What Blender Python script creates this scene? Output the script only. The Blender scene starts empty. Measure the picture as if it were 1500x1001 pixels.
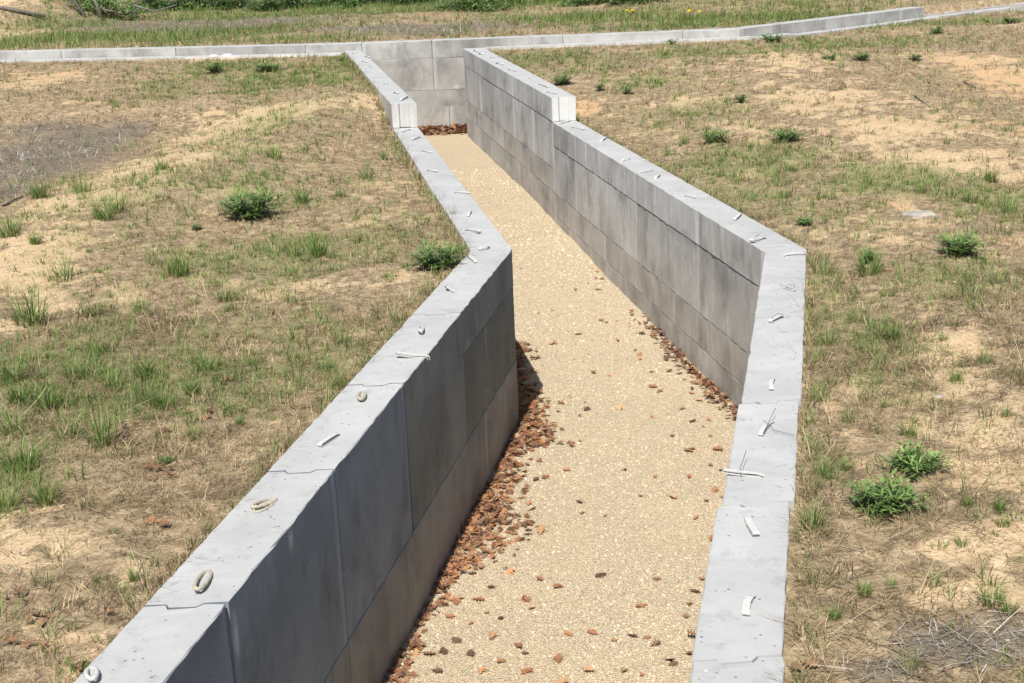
import bpy, math, random
import numpy as np
from mathutils import Matrix, Vector
random.seed(7)
rng = np.random.default_rng(11)
S = bpy.context.scene
COL = S.collection

# ------------------------------------------------------------------ camera
F_PX, PITCH, ROLL, CAM_H = 2036.55, math.radians(16.8492), math.radians(2.2852), 2.3717
cR, sR, cP, sP = math.cos(ROLL), math.sin(ROLL), math.cos(PITCH), math.sin(PITCH)
cam_d = bpy.data.cameras.new('camera'); cam = bpy.data.objects.new('camera', cam_d); COL.objects.link(cam)
right = Vector((cR, -sR * sP, -sR * cP)); fwd = Vector((0, cP, -sP)); up = right.cross(fwd)
M = Matrix((right, up, -fwd)).transposed().to_4x4(); M.translation = (0, 0, CAM_H)
cam.matrix_world = M
cam_d.sensor_width = 36; cam_d.lens = F_PX / 1500 * 36; cam_d.clip_end = 2000; cam_d.clip_start = .05
S.camera = cam

# ------------------------------------------------------------------ light
LX, LY, LZ = .225, .945, -1.42                       # direction the sunlight travels
el = math.atan2(-LZ, math.hypot(LX, LY)); az = math.atan2(-LX, -LY)
W = bpy.data.worlds.new('World'); S.world = W; W.use_nodes = True
nt = W.node_tree; bg = nt.nodes['Background']
sky = nt.nodes.new('ShaderNodeTexSky'); sky.sky_type = 'NISHITA'; sky.sun_disc = False
sky.sun_elevation = el; sky.sun_rotation = az; sky.air_density = 1.0; sky.dust_density = .8
nt.links.new(sky.outputs[0], bg.inputs[0]); bg.inputs[1].default_value = .072
sun_d = bpy.data.lights.new('sun', 'SUN'); sun_d.energy = 4.6; sun_d.angle = math.radians(.53); sun_d.color = (1, .965, .91)
sun = bpy.data.objects.new('sun', sun_d); COL.objects.link(sun); sun.location = (-6, -20, 30)
sun.rotation_euler = Vector((LX, LY, LZ)).to_track_quat('-Z', 'Y').to_euler()
S.view_settings.view_transform = 'Standard'; S.view_settings.look = 'None'
S.view_settings.gamma = 1; S.view_settings.use_curve_mapping = False
S.view_settings.exposure = .46

# ------------------------------------------------------------------ helpers
def ray(px, py):
    u, v = px - 750, py - 500.5
    x = cR * u - sR * v; y = sR * u + cR * v
    return np.array([x, F_PX * cP - y * sP, -F_PX * sP - y * cP])
def on_z(px, py, z):
    d = ray(px, py); t = (z - CAM_H) / d[2]
    return np.array([d[0] * t, d[1] * t, z])
def on_face(px, py, a, b):
    d = ray(px, py); n = np.array([-(b[1] - a[1]), b[0] - a[0]]); t = (a[0] * n[0] + a[1] * n[1]) / (d[0] * n[0] + d[1] * n[1])
    return np.array([d[0] * t, d[1] * t, CAM_H + d[2] * t])
def sst(a, b, x):
    t = np.clip((np.asarray(x, float) - a) / (b - a), 0, 1); return t * t * (3 - 2 * t)
_T = rng.random((256, 256))
def vnoise(x, y, s, o=0.0):
    x = np.asarray(x, float) / s + 17.3 + o * 7.1; y = np.asarray(y, float) / s + 41.7 + o * 3.7
    xi, yi = np.floor(x).astype(int), np.floor(y).astype(int); fx, fy = x - xi, y - yi
    fx, fy = fx * fx * (3 - 2 * fx), fy * fy * (3 - 2 * fy)
    g = lambda a, b: _T[a & 255, b & 255]
    return (g(xi, yi) * (1 - fx) + g(xi + 1, yi) * fx) * (1 - fy) + (g(xi, yi + 1) * (1 - fx) + g(xi + 1, yi + 1) * fx) * fy
def fbm(x, y, s, o=0.0, n=4):
    r, a, t = 0, 1, 0
    for k in range(n):
        r = r + a * vnoise(x, y, s / 2 ** k, o + k * 1.3); t += a; a *= .55
    return r / t
def mesh_np(name, V, quads=None, tris=None, mat=None, parent=None, cols=None, attrs=None, smooth=False, mats=None):
    me = bpy.data.meshes.new(name)
    V = np.asarray(V, np.float32); me.vertices.add(len(V)); me.vertices.foreach_set('co', V.ravel())
    q = np.zeros((0, 4), np.int32) if quads is None else np.asarray(quads, np.int32)
    t = np.zeros((0, 3), np.int32) if tris is None else np.asarray(tris, np.int32)
    nl = q.size + t.size; me.loops.add(nl)
    me.loops.foreach_set('vertex_index', np.concatenate([q.ravel(), t.ravel()]).astype(np.int32))
    npol = len(q) + len(t); me.polygons.add(npol)
    st = np.concatenate([np.arange(len(q)) * 4, q.size + np.arange(len(t)) * 3]).astype(np.int32)
    me.polygons.foreach_set('loop_start', st)
    me.polygons.foreach_set('use_smooth', np.full(npol, smooth))
    if cols is not None:
        at = me.color_attributes.new('col', 'FLOAT_COLOR', 'POINT')
        c = np.ones((len(V), 4), np.float32); c[:, :3] = cols; at.data.foreach_set('color', c.ravel())
    for k, a in (attrs or {}).items():
        at = me.attributes.new(k, 'FLOAT', 'POINT'); at.data.foreach_set('value', np.asarray(a, np.float32))
    me.update(calc_edges=True); me.validate()
    if mat: me.materials.append(mat)
    return link(name, me, parent)
def link(name, me, parent=None):
    o = bpy.data.objects.new(name, me); COL.objects.link(o)
    if parent is not None: o.parent = parent
    return o
def mesh_py(name, V, Fc, mat=None, parent=None, smooth=False):
    me = bpy.data.meshes.new(name); me.from_pydata([tuple(v) for v in V], [], Fc)
    if smooth: me.polygons.foreach_set('use_smooth', [True] * len(me.polygons))
    me.update()
    if mat: me.materials.append(mat)
    return link(name, me, parent)
def empty(name, loc=(0, 0, 0), rz=0, sc=1):
    o = bpy.data.objects.new(name, None); COL.objects.link(o); o.location = loc; o.rotation_euler = (0, 0, rz); o.scale = (sc,) * 3
    o.empty_display_size = .1
    return o
def tag(o, label=None, cat=None, group=None, kind=None):
    if label: o['label'] = label
    if cat: o['category'] = cat
    if group: o['group'] = group
    if kind: o['kind'] = kind
    return o
def copy_tree(o, parent=None):
    c = o.copy(); COL.objects.link(c)
    if parent is not None: c.parent = parent
    for ch in list(o.children): copy_tree(ch, c)
    return c

# ------------------------------------------------------------------ materials
def mat_new(name):
    m = bpy.data.materials.new(name); m.use_nodes = True; n = m.node_tree
    b = n.nodes['Principled BSDF']; return m, n, b
class NB:
    def __init__(s, n): s.n = n
    def node(s, t, **k):
        x = s.n.nodes.new(t)
        for a, v in k.items(): setattr(x, a, v)
        return x
    def l(s, a, b): s.n.links.new(a, b)
    def setin(s, sock, v):
        if hasattr(v, 'node') or isinstance(v, bpy.types.NodeSocket): s.l(v, sock)
        else: sock.default_value = v
    def noise(s, vec, scale, detail=4, rough=.55):
        x = s.node('ShaderNodeTexNoise'); s.l(vec, x.inputs['Vector']); x.inputs['Scale'].default_value = scale
        x.inputs['Detail'].default_value = detail; x.inputs['Roughness'].default_value = rough; return x.outputs[0]
    def mp(s, v, a, b, c=0., d=1.):
        x = s.node('ShaderNodeMapRange'); s.l(v, x.inputs[0])
        for i, k in enumerate((a, b, c, d)): x.inputs[i + 1].default_value = k
        return x.outputs[0]
    def math(s, op, a, b=0.):
        x = s.node('ShaderNodeMath', operation=op); s.setin(x.inputs[0], a); s.setin(x.inputs[1], b); return x.outputs[0]
    def mix(s, f, a, b, mode='MIX'):
        x = s.node('ShaderNodeMix', data_type='RGBA', blend_type=mode)
        s.setin(x.inputs[0], f)
        for sock, v in ((x.inputs[6], a), (x.inputs[7], b)):
            s.setin(sock, v if isinstance(v, bpy.types.NodeSocket) else (*v, 1))
        return x.outputs[2]
    def vscale(s, vec, sc):
        x = s.node('ShaderNodeMapping'); s.l(vec, x.inputs[0]); x.inputs['Scale'].default_value = sc; return x.outputs[0]
    def bump(s, h, strength, dist, prev=None):
        x = s.node('ShaderNodeBump'); s.l(h, x.inputs['Height']); x.inputs['Strength'].default_value = strength
        x.inputs['Distance'].default_value = dist
        if prev is not None: s.l(prev, x.inputs['Normal'])
        return x.outputs[0]

# wall geometry (plan), metres; z = 0 is the top of the near walls
c = .2927
NL = [((.03, 10.24), (-2.42, -2.0)), ((-.285, 10.24), (-2.73, -2.0))]
ML = [((.03, 10.24), (-1.04, 16.98)), ((-.285, 10.24), (-1.345, 16.98))]
FL = [((-1.04, 16.98), (-2.43, 24.80)), ((-1.345, 16.98), (-2.72, 24.80))]
NR = [((1.86, 9.82), (-.78, -2.0)), ((2.17, 9.86), (-.475, -2.0))]
MR = [((1.86, 9.82), (.60, 16.98)), ((2.17, 9.86), (.895, 17.03))]
FR = [((.60, 16.98), (-.64, 24.36)), ((.895, 17.03), (-.29, 24.36))]
def ipl(pts):
    p = sorted(((y, x) for x, y in pts)); Y = np.array([q[0] for q in p]); X = np.array([q[1] for q in p])
    return lambda y: np.interp(y, Y, X)
xl_in = ipl([(-2.42, -2), (.03, 10.24), (-1.04, 16.98), (-2.45, 25)])
xl_out = ipl([(-4.33, -10), (-2.73, -2), (-.285, 10.24), (-1.345, 16.98), (-2.75, 25)])
xr_in = ipl([(-.78, -2), (1.86, 9.82), (.60, 16.98), (-.72, 25)])
xr_out = ipl([(-2.25, -10), (-.475, -2), (2.17, 9.86), (.895, 17.03), (-.38, 25)])
FWX = np.array([-60, -9.25, -3.44, -2.43, 0, 4.21, 5.88, 8.5, 12.5, 60]); FWY = np.array([36.6, 26.28, 25.04, 24.92, 24.85, 24.78, 26.13, 28.4, 31.6, 70])
fw = lambda x: np.interp(x, FWX, FWY)

FLOOR_N, FLOOR_F = -1.40, -1.22
floor_z = lambda y: FLOOR_N + (FLOOR_F - FLOOR_N) * sst(11, 19, y)

# --- concrete
def spots():
    a, b = MR[0]; r = []
    for px, py, sx, sz in ((968, 318, .16, .09), (826, 236, .30, .08), (1064, 475, .16, .14), (905, 260, .2, .1)):
        p = on_face(px, py, a, b); r.append((p, (.9 * sx + .05, sx, sz)))
    a, b = FR[0]
    for px, py, sx, sz in ((728, 232, .35, .10), (745, 245, .25, .08)):
        p = on_face(px, py, a, b); r.append((p, (sx, sx, sz)))
    a, b = NL[0]
    for px, py, sx, sz in ((345, 930, .035, .13), (713, 500, .012, .22), (716, 572, .035, .03), (425, 790, .03, .08)):
        p = on_face(px, py, a, b); r.append((p, (.05 + sx * .3, sx, sz)))
    p = np.array([-.78, 24.85, -.42]); r.append((p, (.10, .4, .05)))
    return r
SPOTS = spots()
def dark_spots():
    r = []
    for R_, lst in ((MR[0], ((1080, 372, .5, .16), (1000, 345, .25, .09), (905, 285, .3, .08), (795, 282, .35, .10), (1060, 410, .22, .12), (960, 395, .35, .09))), (FR[0], ((768, 215, .3, .1), (790, 160, .35, .22), (740, 120, .3, .12), (700, 170, .5, .06))), (NL[0], ((560, 640, .3, .2), (420, 860, .25, .16), (640, 590, .3, .14)))):
        for px, py, sx, sz in lst: r.append((on_face(px, py, *R_), (sx, sx, sz)))
    r += [(np.array([-.95, 24.85, -.15]), (.22, .4, .30)), (np.array([-1.9, 24.85, .0]), (.35, .4, .08))]
    return r
def concrete():
    m, n, b = mat_new('precast_concrete'); N = NB(n)
    tc = N.node('ShaderNodeTexCoord'); P = tc.outputs['Object']; oi = N.node('ShaderNodeObjectInfo')
    sh = N.node('ShaderNodeVectorMath', operation='SCALE'); N.l(oi.outputs['Random'], sh.inputs['Scale']); sh.inputs[0].default_value = (31, 17, 23)
    ad = N.node('ShaderNodeVectorMath', operation='ADD'); N.l(P, ad.inputs[0]); N.l(sh.outputs[0], ad.inputs[1]); Q = ad.outputs[0]
    gm = N.node('ShaderNodeNewGeometry'); sx = N.node('ShaderNodeSeparateXYZ'); N.l(gm.outputs['True Normal'], sx.inputs[0])
    top = N.mp(sx.outputs[2], .55, .8)
    big = N.noise(Q, 2.2, 6, .62); med = N.noise(Q, 11, 5, .6); fine = N.noise(P, 140, 3, .6)
    streak = N.noise(N.vscale(Q, (4.5, 4.5, .9)), 1.0, 6, .62); streak2 = N.noise(N.vscale(Q, (22, 22, 2.2)), 1.0, 4, .6); huge = N.noise(Q, .9, 3, .5); stain = N.noise(N.vscale(Q, (2.6, 2.6, 1.5)), 1.0, 7, .68)
    side = N.mix(N.mp(big, .34, .66), (.33, .318, .295), (.50, .49, .465))
    side = N.mix(N.math('MULTIPLY', N.mp(huge, .38, .62), .45), side, (.62, .605, .58))
    side = N.mix(N.math('MULTIPLY', N.mp(stain, .50, .64), .55), side, (.20, .19, .175))
    side = N.mix(N.math('MULTIPLY', N.mp(streak, .58, .8), .3), side, (.19, .18, .165))
    side = N.mix(N.math('MULTIPLY', N.mp(streak2, .62, .8), .16), side, (.60, .59, .57))
    side = N.mix(N.math('MULTIPLY', N.mp(med, .60, .72), .4), side, (.24, .23, .215))
    side = N.mix(N.math('MULTIPLY', N.node('ShaderNodeAttribute', attribute_name='edge').outputs['Fac'], .55), side, (.66, .655, .64))
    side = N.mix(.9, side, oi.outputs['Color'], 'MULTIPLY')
    tp = N.mix(N.mp(big, .3, .7), (.36, .358, .348), (.455, .452, .44))
    tp = N.mix(N.math('MULTIPLY', N.mp(med, .57, .70), .5), tp, (.30, .292, .275))
    blot = N.noise(N.vscale(Q, (1, 1, 1)), 4.7, 7, .7)
    tp = N.mix(N.math('MULTIPLY', N.mp(blot, .60, .66), .28), tp, (.22, .21, .195))
    tp = N.mix(N.math('MULTIPLY', N.mp(fine, .62, .72), .35), tp, (.24, .23, .215))
    colr = N.mix(top, side, tp)
    for p, r in SPOTS:                      # lime bloom, chalky drips
        sb = N.node('ShaderNodeVectorMath', operation='SUBTRACT'); N.l(P, sb.inputs[0]); sb.inputs[1].default_value = tuple(p)
        dv = N.node('ShaderNodeVectorMath', operation='DIVIDE'); N.l(sb.outputs[0], dv.inputs[0]); dv.inputs[1].default_value = r
        ln = N.node('ShaderNodeVectorMath', operation='LENGTH'); N.l(dv.outputs[0], ln.inputs[0])
        f = N.math('MULTIPLY', N.mp(ln.outputs['Value'], 1.1, .2), N.mp(N.math('ADD', N.math('MULTIPLY', med, .5), N.math('MULTIPLY', streak2, .7)), .5, .68))
        colr = N.mix(N.math('MULTIPLY', f, .75), colr, (.58, .58, .57))
    for p, rad in dark_spots():
        sb = N.node('ShaderNodeVectorMath', operation='SUBTRACT'); N.l(P, sb.inputs[0]); sb.inputs[1].default_value = tuple(p)
        dv = N.node('ShaderNodeVectorMath', operation='DIVIDE'); N.l(sb.outputs[0], dv.inputs[0]); dv.inputs[1].default_value = rad
        ln = N.node('ShaderNodeVectorMath', operation='LENGTH'); N.l(dv.outputs[0], ln.inputs[0])
        f = N.math('MULTIPLY', N.mp(ln.outputs['Value'], 1.15, .2), N.mp(N.math('ADD', N.math('MULTIPLY', stain, .6), N.math('MULTIPLY', streak, .5)), .42, .62))
        colr = N.mix(N.math('MULTIPLY', N.math('MULTIPLY', f, .62), N.math('SUBTRACT', 1., top)), colr, (.17, .16, .15))
    vo = N.node('ShaderNodeTexVoronoi'); N.l(P, vo.inputs['Vector']); vo.inputs['Scale'].default_value = 26
    hole = N.math('MULTIPLY', N.mp(vo.outputs['Distance'], .17, .10), N.mp(N.noise(P, 7, 2), .51, .58))
    colr = N.mix(N.math('MULTIPLY', hole, .7), colr, (.07, .065, .06))
    v2 = N.node('ShaderNodeTexVoronoi'); N.l(Q, v2.inputs['Vector']); v2.inputs['Scale'].default_value = 9
    colr = N.mix(N.math('MULTIPLY', N.mp(v2.outputs['Distance'], .075, .045), N.mp(N.noise(P, 5, 2), .52, .6)), colr, (.52, .51, .48))
    N.l(colr, b.inputs['Base Color']); b.inputs['Roughness'].default_value = .88
    h = N.math('SUBTRACT', N.math('ADD', N.math('MULTIPLY', fine, .35), med), N.math('MULTIPLY', hole, 2.0))
    N.l(N.bump(h, .5, .004), b.inputs['Normal'])
    return m
M_CONC = concrete()

def vcol_mat(name, rough=.8, trans=0., spec=.3, var=.0):
    m, n, b = mat_new(name); N = NB(n)
    a = N.node('ShaderNodeVertexColor', layer_name='col'); col = a.outputs[0]
    if var:
        oi = N.node('ShaderNodeObjectInfo')
        hs = N.node('ShaderNodeHueSaturation'); N.l(col, hs.inputs['Color']); N.l(N.mp(oi.outputs['Random'], 0, 1, 1 - var, 1 + var), hs.inputs['Value'])
        col = hs.outputs[0]
    N.l(col, b.inputs['Base Color']); b.inputs['Roughness'].default_value = rough
    b.inputs['Specular IOR Level'].default_value = spec
    if trans:
        tr = N.node('ShaderNodeBsdfTranslucent'); N.l(col, tr.inputs[0]); mx = N.node('ShaderNodeMixShader'); mx.inputs[0].default_value = trans
        N.l(b.outputs[0], mx.inputs[1]); N.l(tr.outputs[0], mx.inputs[2]); N.l(mx.outputs[0], n.nodes['Material Output'].inputs[0])
    return m
M_THATCH = vcol_mat('dry_grass_straw', .75, .15)
M_GREEN = vcol_mat('green_blades', .55, .3, .4)
M_WEED = vcol_mat('weed_leaf', .5, .25, .4, .15)
M_STONE = vcol_mat('limestone_chips', .85, 0, .2)
M_LEAF = vcol_mat('dead_oak_leaf', .7, .12, .3, .3)
def plain(name, col, rough=.6, noise=.12, sc=60):
    m, n, b = mat_new(name); N = NB(n); tc = N.node('ShaderNodeTexCoord')
    v = N.noise(tc.outputs['Object'], sc, 4)
    d = tuple(x * (1 - noise * 2) for x in col); N.l(N.mix(N.mp(v, .35, .65), d, col), b.inputs['Base Color'])
    b.inputs['Roughness'].default_value = rough; N.l(N.bump(v, .3, .002), b.inputs['Normal']); return m
M_STRAP = plain('white_webbing', (.60, .585, .55), .6, .10, 120)
M_ROPE = plain('weathered_rope', (.52, .47, .36), .85, .2, 180)
M_WIRE = plain('black_tie_wire', (.03, .03, .03), .5)
M_STICK = plain('weathered_stick', (.22, .19, .165), .9, .3, 30)
M_PALE = plain('pale_stone', (.43, .385, .32), .85, .2, 12)
M_PLASTIC = plain('white_plastic', (.78, .78, .76), .5, .05)
M_YEL = plain('yellow_petals', (.75, .50, .02), .6, .1)
M_STEM = plain('green_stem', (.07, .11, .03), .7, .2)

# ------------------------------------------------------------------ ground shape and its cover
HEAP = on_z(28, 34, .5)
def gz(x, y):
    x = np.asarray(x, float); y = np.asarray(y, float)
    left = x < (xl_in(y) + xr_in(y)) / 2
    base = np.where(left, -.03 + .28 * sst(16.6, 19.2, y), -.03 + .28 * sst(16.9, 21.5, y))
    base = np.where((~left) & (x > 4.3), base - .08 * sst(4.3, 6, x), base)
    d = np.where(left, xl_out(y) - x, x - xr_out(y)); d = np.maximum(d, 0); k = sst(0, .9, d)
    rg = np.exp(-(((x + 2.9) - (y - 14) * .25) / .9) ** 2) * sst(9, 12, y) * (1 - sst(19, 23, y)) * .16
    hump = .18 * np.exp(-((x - 5) / 2.2) ** 2 - ((y - 17) / 4) ** 2) + .10 * np.exp(-((x - 3.2) / 1) ** 2 - ((y - 7) / 2.5) ** 2)
    n = (fbm(x, y, 1.7, 1) - .5) * .11 + (fbm(x, y, .42, 2, 3) - .5) * .055 + (fbm(x, y, .12, 3, 2) - .5) * .018
    front = base + k * (np.where(left, rg, hump) + n) - .02 * (1 - k) + (fbm(x, y, .12, 3, 2) - .5) * .018
    fb = np.clip(fw(x) - y, -1, 1)
    df = np.maximum(y - fw(x) - .3, 0)
    back = .375 + .012 * np.minimum(df, 40) + sst(.2, 2, df) * ((fbm(x, y, 3.5, 5) - .5) * .35 + (fbm(x, y, .5, 6, 3) - .5) * .07)
    back = back + .9 * np.exp(-((x - HEAP[0]) / 1.5) ** 2 - ((y - HEAP[1]) / 1.7) ** 2)
    near_fw = sst(1.6, .2, fw(x) - y)      # flush with the ledge
    lim = .225 - .05 * sst(4.2, 5.9, x)
    front = front * (1 - near_fw) + np.minimum(front, lim) * near_fw
    return np.where(fb > -.15, front, back)
def G(px, py):
    z = 0.
    for _ in range(25):
        p = on_z(px, py, z); z = z * .4 + float(gz(p[0], p[1])) * .6
    return on_z(px, py, z)
def blob(x, y, lst):
    r = np.zeros_like(np.asarray(x, float))
    for px, py, rx, ry, a in lst:
        p = G(px, py); q = G(px + 30, py); s = (q[0] - p[0]) / 30; p2 = G(px, py + 12); p1 = G(px, py - 12); t = abs(p1[1] - p2[1]) / 24
        r = np.maximum(r, a * np.exp(-((x - p[0]) / (rx * s)) ** 2 - ((y - p[1]) / (ry * t)) ** 2))
    return r
SAND = [(30, 22, 50, 14, 1.2), (20, 34, 60, 8, .8), (150, 20, 40, 6, .4), (30, 392, 70, 28, 1), (60, 345, 80, 22, .9), (120, 295, 70, 24, 1), (190, 262, 70, 22, 1), (255, 240, 70, 18, 1), (330, 200, 70, 20, 1), (410, 165, 60, 16, 1),
        (25, 790, 75, 40, 1.05), (70, 450, 60, 16, .5), (45, 120, 70, 16, .8), (330, 85, 60, 8, .6), (540, 150, 30, 14, .7), (20, 480, 40, 14, .6), (600, 410, 50, 12, .5), (500, 415, 70, 12, .45),
        (1130, 90, 90, 16, .75), (1210, 150, 120, 26, .85), (1310, 190, 120, 30, .9), (1400, 235, 110, 26, .95), (1470, 255, 70, 26, .9), (1090, 190, 80, 16, .6), (1470, 110, 80, 40, .8),
        (1420, 560, 70, 40, .95), (1470, 690, 80, 60, .95), (1430, 800, 90, 40, .95), (1370, 870, 70, 26, .7), (1470, 870, 60, 30, .7), (1350, 620, 50, 20, .6), (1200, 430, 20, 60, .5), (1185, 560, 14, 90, .5), (1390, 500, 60, 26, .6), (860, 160, 26, 14, .9), (1340, 308, 40, 12, .8), (1000, 145, 60, 10, .5), (1300, 330, 80, 16, .4)]
ORNG = [(1480, 130, 60, 50, .9), (1400, 130, 60, 30, .6), (1490, 190, 40, 26, .8), (868, 158, 26, 16, .9), (600, 165, 22, 26, .8), (60, 108, 80, 12, .6), (1190, 440, 16, 80, .7), (1330, 310, 50, 14, .6), (1470, 350, 30, 14, .6), (560, 190, 24, 14, .4)]
MULCH = [(30, 235, 150, 34, 1.2), (60, 190, 90, 16, .8), (110, 205, 110, 26, 1), (170, 195, 70, 22, .9), (20, 280, 60, 16, .8), (300, 38, 280, 12, 1), (620, 42, 230, 11, .9), (900, 40, 150, 8, .6), (1400, 945, 110, 45, 1), (1480, 930, 60, 50, .9), (1300, 985, 90, 30, .8), (1225, 60, 70, 8, .0)]
GREEN = [(250, 560, 210, 60, .95), (90, 530, 120, 50, 1.1), (40, 690, 70, 60, .8), (420, 370, 200, 40, .75), (180, 310, 150, 50, .5), (330, 250, 160, 40, .5), (300, 500, 200, 40, .6), (520, 540, 60, 60, .5), (1250, 470, 80, 130, .5), (1100, 300, 120, 50, .4), (1380, 400, 120, 60, .5), (390, 190, 90, 30, .5), (430, 120, 80, 22, .8), (330, 100, 60, 10, .9), (480, 100, 40, 20, .7), (250, 130, 60, 20, .5), (430, 295, 60, 22, .5), (460, 370, 60, 20, .5), (270, 380, 50, 26, .5), (140, 280, 90, 30, .3),
         (1100, 235, 150, 34, .6), (1320, 265, 130, 30, .85), (1440, 290, 90, 30, .8), (950, 120, 80, 16, .5), (800, 85, 80, 10, .9), (860, 100, 60, 12, .6), (1000, 80, 200, 8, .6), (1250, 66, 200, 8, .7), (1190, 640, 16, 160, .6), (1430, 300, 80, 30, .6), (1400, 380, 60, 30, .4), (1040, 175, 120, 40, .35),
         (200, 55, 240, 5, 1), (450, 56, 150, 4, .5), (100, 56, 130, 6, 1), (100, 37, 90, 5, .8), (600, 15, 420, 7, 1), (850, 30, 160, 7, .7), (1250, 24, 160, 10, 1), (1000, 38, 160, 6, .6), (350, 20, 200, 6, .6), (1420, 5, 90, 8, 1), (1150, 8, 120, 6, .3)]
def masks(x, y):
    n1 = fbm(x, y, .9, 8) - .5; n2 = fbm(x, y, .15, 9, 4) - .5
    mb = blob(x, y, MULCH); sand = np.clip(blob(x, y, SAND) * 1.15 - mb * .5 + n1 * .9 + n2 * 2.3 + .02, 0, 1)
    mul = np.clip(blob(x, y, MULCH) * 2.2 + n1 * .7 + n2 * .7 - .75, 0, 1)
    org = np.clip(blob(x, y, ORNG) * 1.1 + n2 * .6, 0, 1)
    grn = np.clip(blob(x, y, GREEN) * 1.2 + n1 * .9 + n2 * .9 + .17, 0, 1.2)
    return sand, mul, org, grn

def axis(parts):
    r = [parts[0][0]]
    for a, b, s in parts:
        k = max(1, int(round((b - a) / s))); r += list(np.linspace(a, b, k + 1)[1:])
    return np.array(r)
gx = axis([(-300, -100, 50), (-100, -30, 10), (-30, -12, 1), (-12, -5, .2), (-5, 5, .06), (5, 13, .17), (13, 30, .8), (30, 100, 10), (100, 300, 50)])
gy = axis([(-60, -6, 9), (-6, 2, .4), (2, 9, .055), (9, 22, .09), (22, 34, .1), (34, 48, .3), (48, 80, 2), (80, 700, 60)])
X, Y = np.meshgrid(gx, gy); Xf, Yf = X.ravel(), Y.ravel()
Z = gz(Xf, Yf); sand, mul, org, grn = masks(Xf, Yf)
ny, nx = X.shape
idx = np.arange(ny * nx).reshape(ny, nx)
Q = np.stack([idx[:-1, :-1], idx[:-1, 1:], idx[1:, 1:], idx[1:, :-1]], -1).reshape(-1, 4)
cx = Xf[Q].mean(1); cy = Yf[Q].mean(1)
inside = (cx > xl_out(cy) + .06) & (cx < xr_out(cy) - .06) & (cy < fw(cx) + .15)
Q = Q[~inside]
used = np.unique(Q); remap = -np.ones(ny * nx, int); remap[used] = np.arange(len(used))
def ground_mat():
    m, n, b = mat_new('sandy_soil'); N = NB(n)
    tc = N.node('ShaderNodeTexCoord'); P = tc.outputs['Object']
    at = lambda k: N.node('ShaderNodeAttribute', attribute_name=k).outputs['Fac']
    n1 = N.noise(P, 14, 6, .65); n2 = N.noise(P, 55, 4, .6); n3 = N.noise(P, 3, 4)
    soil = N.mix(N.mp(n1, .35, .65), (.19, .136, .08), (.46, .35, .215))
    sandc = N.mix(N.mp(n1, .3, .7), (.49, .345, .20), (.63, .48, .295))
    sandc = N.mix(N.math('MULTIPLY', at('orange'), .7), sandc, (.55, .33, .17))
    fs = N.mp(N.math('ADD', at('sand'), N.math('MULTIPLY', N.math('SUBTRACT', n1, .5), .9)), .25, .6)
    colr = N.mix(fs, soil, sandc)
    colr = N.mix(N.math('MULTIPLY', at('mulch'), .85), colr, N.mix(N.mp(n2, .35, .65), (.105, .085, .062), (.25, .205, .155)))
    colr = N.mix(N.math('MULTIPLY', N.mp(n2, .52, .66), .65), colr, (.15, .115, .07))
    gf = N.math('MULTIPLY', N.mp(N.math('ADD', at('green'), N.math('MULTIPLY', N.math('SUBTRACT', n1, .5), .8)), .45, 1.), .6)
    colr = N.mix(gf, colr, (.19, .20, .085))
    N.l(colr, b.inputs['Base Color']); b.inputs['Roughness'].default_value = .95; b.inputs['Specular IOR Level'].default_value = .15
    h = N.math('ADD', n1, N.math('MULTIPLY', n2, .6)); N.l(N.bump(h, .9, .02), b.inputs['Normal'])
    return m
V = np.stack([Xf, Yf, Z], 1)[used]
g = mesh_np('ground', V, quads=remap[Q], mat=ground_mat(), smooth=True, attrs=dict(sand=sand[used], mulch=mul[used], orange=org[used], green=grn[used]))
tag(g, 'dry sandy ground with straw on both sides of the trench', kind='structure')

# trench floor
def floor_mat():
    m, n, b = mat_new('crushed_limestone_bed'); N = NB(n); tc = N.node('ShaderNodeTexCoord'); P = tc.outputs['Object']
    vo = N.node('ShaderNodeTexVoronoi'); N.l(P, vo.inputs['Vector']); vo.inputs['Scale'].default_value = 95
    sp = N.node('ShaderNodeSeparateColor'); N.l(vo.outputs['Color'], sp.inputs[0])
    colr = N.mix(sp.outputs[0], (.48, .385, .255), (.65, .54, .375))
    colr = N.mix(N.mp(sp.outputs[1], .9, .95), colr, (.30, .22, .14))
    colr = N.mix(N.mp(vo.outputs['Distance'], .45, .7), colr, (.40, .32, .21))
    colr = N.mix(N.math('MULTIPLY', N.mp(N.noise(P, 2.5, 4), .45, .7), .35), colr, (.56, .43, .26))
    N.l(colr, b.inputs['Base Color']); b.inputs['Roughness'].default_value = .9
    N.l(N.bump(N.math('SUBTRACT', 1., vo.outputs['Distance']), .9, .012), b.inputs['Normal']); return m
fx = axis([(-3.6, 3.2, .09)]); fy = axis([(-3, 25.6, .1)]); FX, FY = np.meshgrid(fx, fy)
fzf = lambda x, y: floor_z(y) + (fbm(x, y, .8, 12, 3) - .5) * .06
FZ = fzf(FX, FY); i2 = np.arange(FX.size).reshape(FX.shape)
fq = np.stack([i2[:-1, :-1], i2[:-1, 1:], i2[1:, 1:], i2[1:, :-1]], -1).reshape(-1, 4)
o = mesh_np('trench_floor', np.stack([FX.ravel(), FY.ravel(), FZ.ravel()], 1), quads=fq, mat=floor_mat(), smooth=True)
tag(o, 'bed of crushed limestone on the floor of the trench', kind='structure')

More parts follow.
